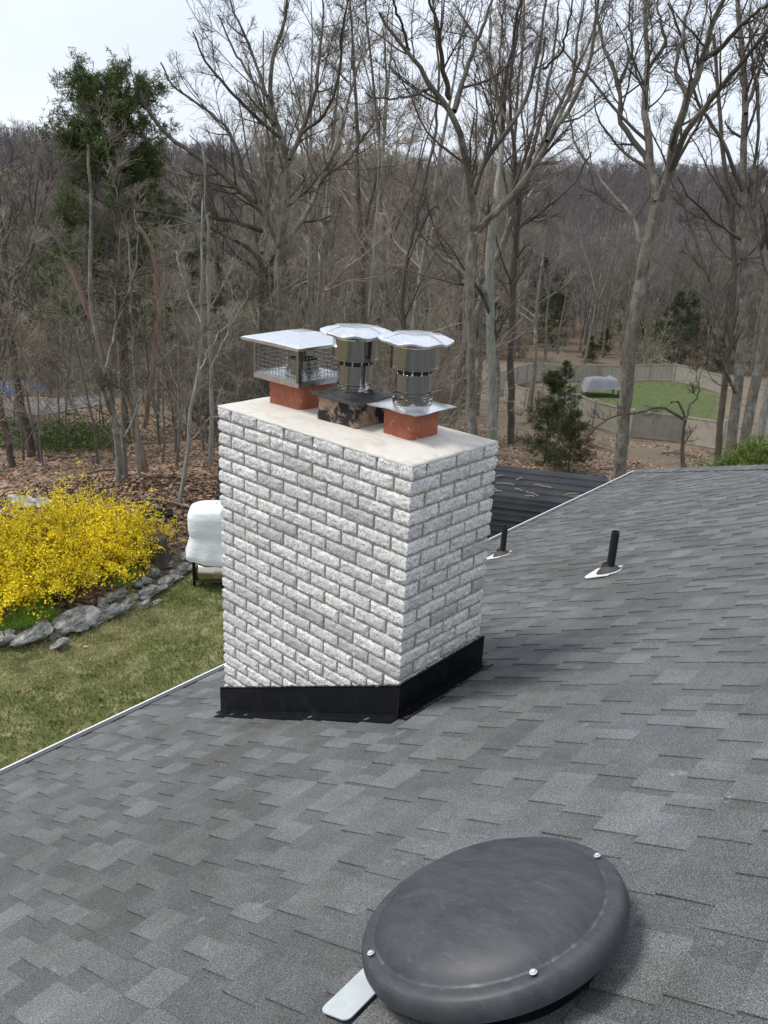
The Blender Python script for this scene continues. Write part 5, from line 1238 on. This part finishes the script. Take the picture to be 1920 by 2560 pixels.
cards('grass', M_GRS, 170000, samp_lawn, col_lawn, 'short patchy lawn grass, green and straw coloured', .045, .006, True, 1)
def samp_leaf(g, n):
    D = 8+34*g.random(n)**1.2; ta = g.uniform(-.55, .55, n); x = CAM[0]+fh[0]*D+rh[0]*D*ta; y = CAM[1]+fh[1]*D+rh[1]*D*ta
    m = (walld(x, y) > .25)&(vn(x*.5+9, y*.5) > .22); return x[m], y[m]
def col_leaf(g, x, y):
    a = g.random((len(x), 1)); return (np.array([.14, .085, .055])*(1-a)+np.array([.42, .29, .2])*a)*(.7+.6*g.random((len(x), 1)))
cards('leaf_litter', M_LIT, 95000, samp_leaf, col_leaf, 'brown fallen leaves covering the woodland floor', .06, .5, False, 2)
mb = MB(); g = np.random.default_rng(91)
for k in range(90):
    D_ = g.uniform(14, 34); x, y = polar(D_, g.uniform(-.5, .5))
    if walld(np.array([x]), np.array([y]))[0] < 1.2 or inpoly(np.array([x]), np.array([y]), yard)[0]: continue
    a = g.uniform(0, 6.28); L = g.uniform(.4, 2.6); m = 8; P = []
    for i in range(m): q = i/(m-1)*L; P.append([x+math.cos(a)*q+g.normal(0, .03), y+math.sin(a)*q+g.normal(0, .03), gz(x+math.cos(a)*q, y+math.sin(a)*q)+.04+.05*math.sin(i)])
    poly(mb, P, np.linspace(.01+.012*L, .008, m), 5)
tag(mb.build('fallen_branches', M_BARK), 'grey fallen branches strewn over the leaf litter', kind='stuff')
def samp_few(g, n):
    x, y = samp_lawn(g, n); m = (vn(x*1.3+3, y*1.3) > .5)|(g.random(len(x)) < .3); return x[m], y[m]
cards('fallen_leaves', M_LIT, 900, samp_few, col_leaf, 'scattered brown leaves lying on the lawn', .035, .5, False, 3)
def samp_gw(g, n):
    i = g.integers(2, len(WL)-4, n); f = g.random(n)[:, None]; P = WL[i]*(1-f)+WL[i+1]*f; tg = WL[i+1]-WL[i]; tg /= np.linalg.norm(tg, axis=1, keepdims=True); q = g.uniform(.18, .55, n)[:, None]
    P = P+np.stack([-tg[:, 1], tg[:, 0]], 1)*q; m = vn(P[:, 0]*1.1+5, P[:, 1]*1.1) > .5; return P[m, 0], P[m, 1]
cards('border_grass', M_GRS, 14000, samp_gw, lambda g, x, y: np.array([.30, .50, .08])*(.6+.8*g.random((len(x), 1))), 'bright green grass tufts growing between the stones and the bush', .11, .007, True, 4)
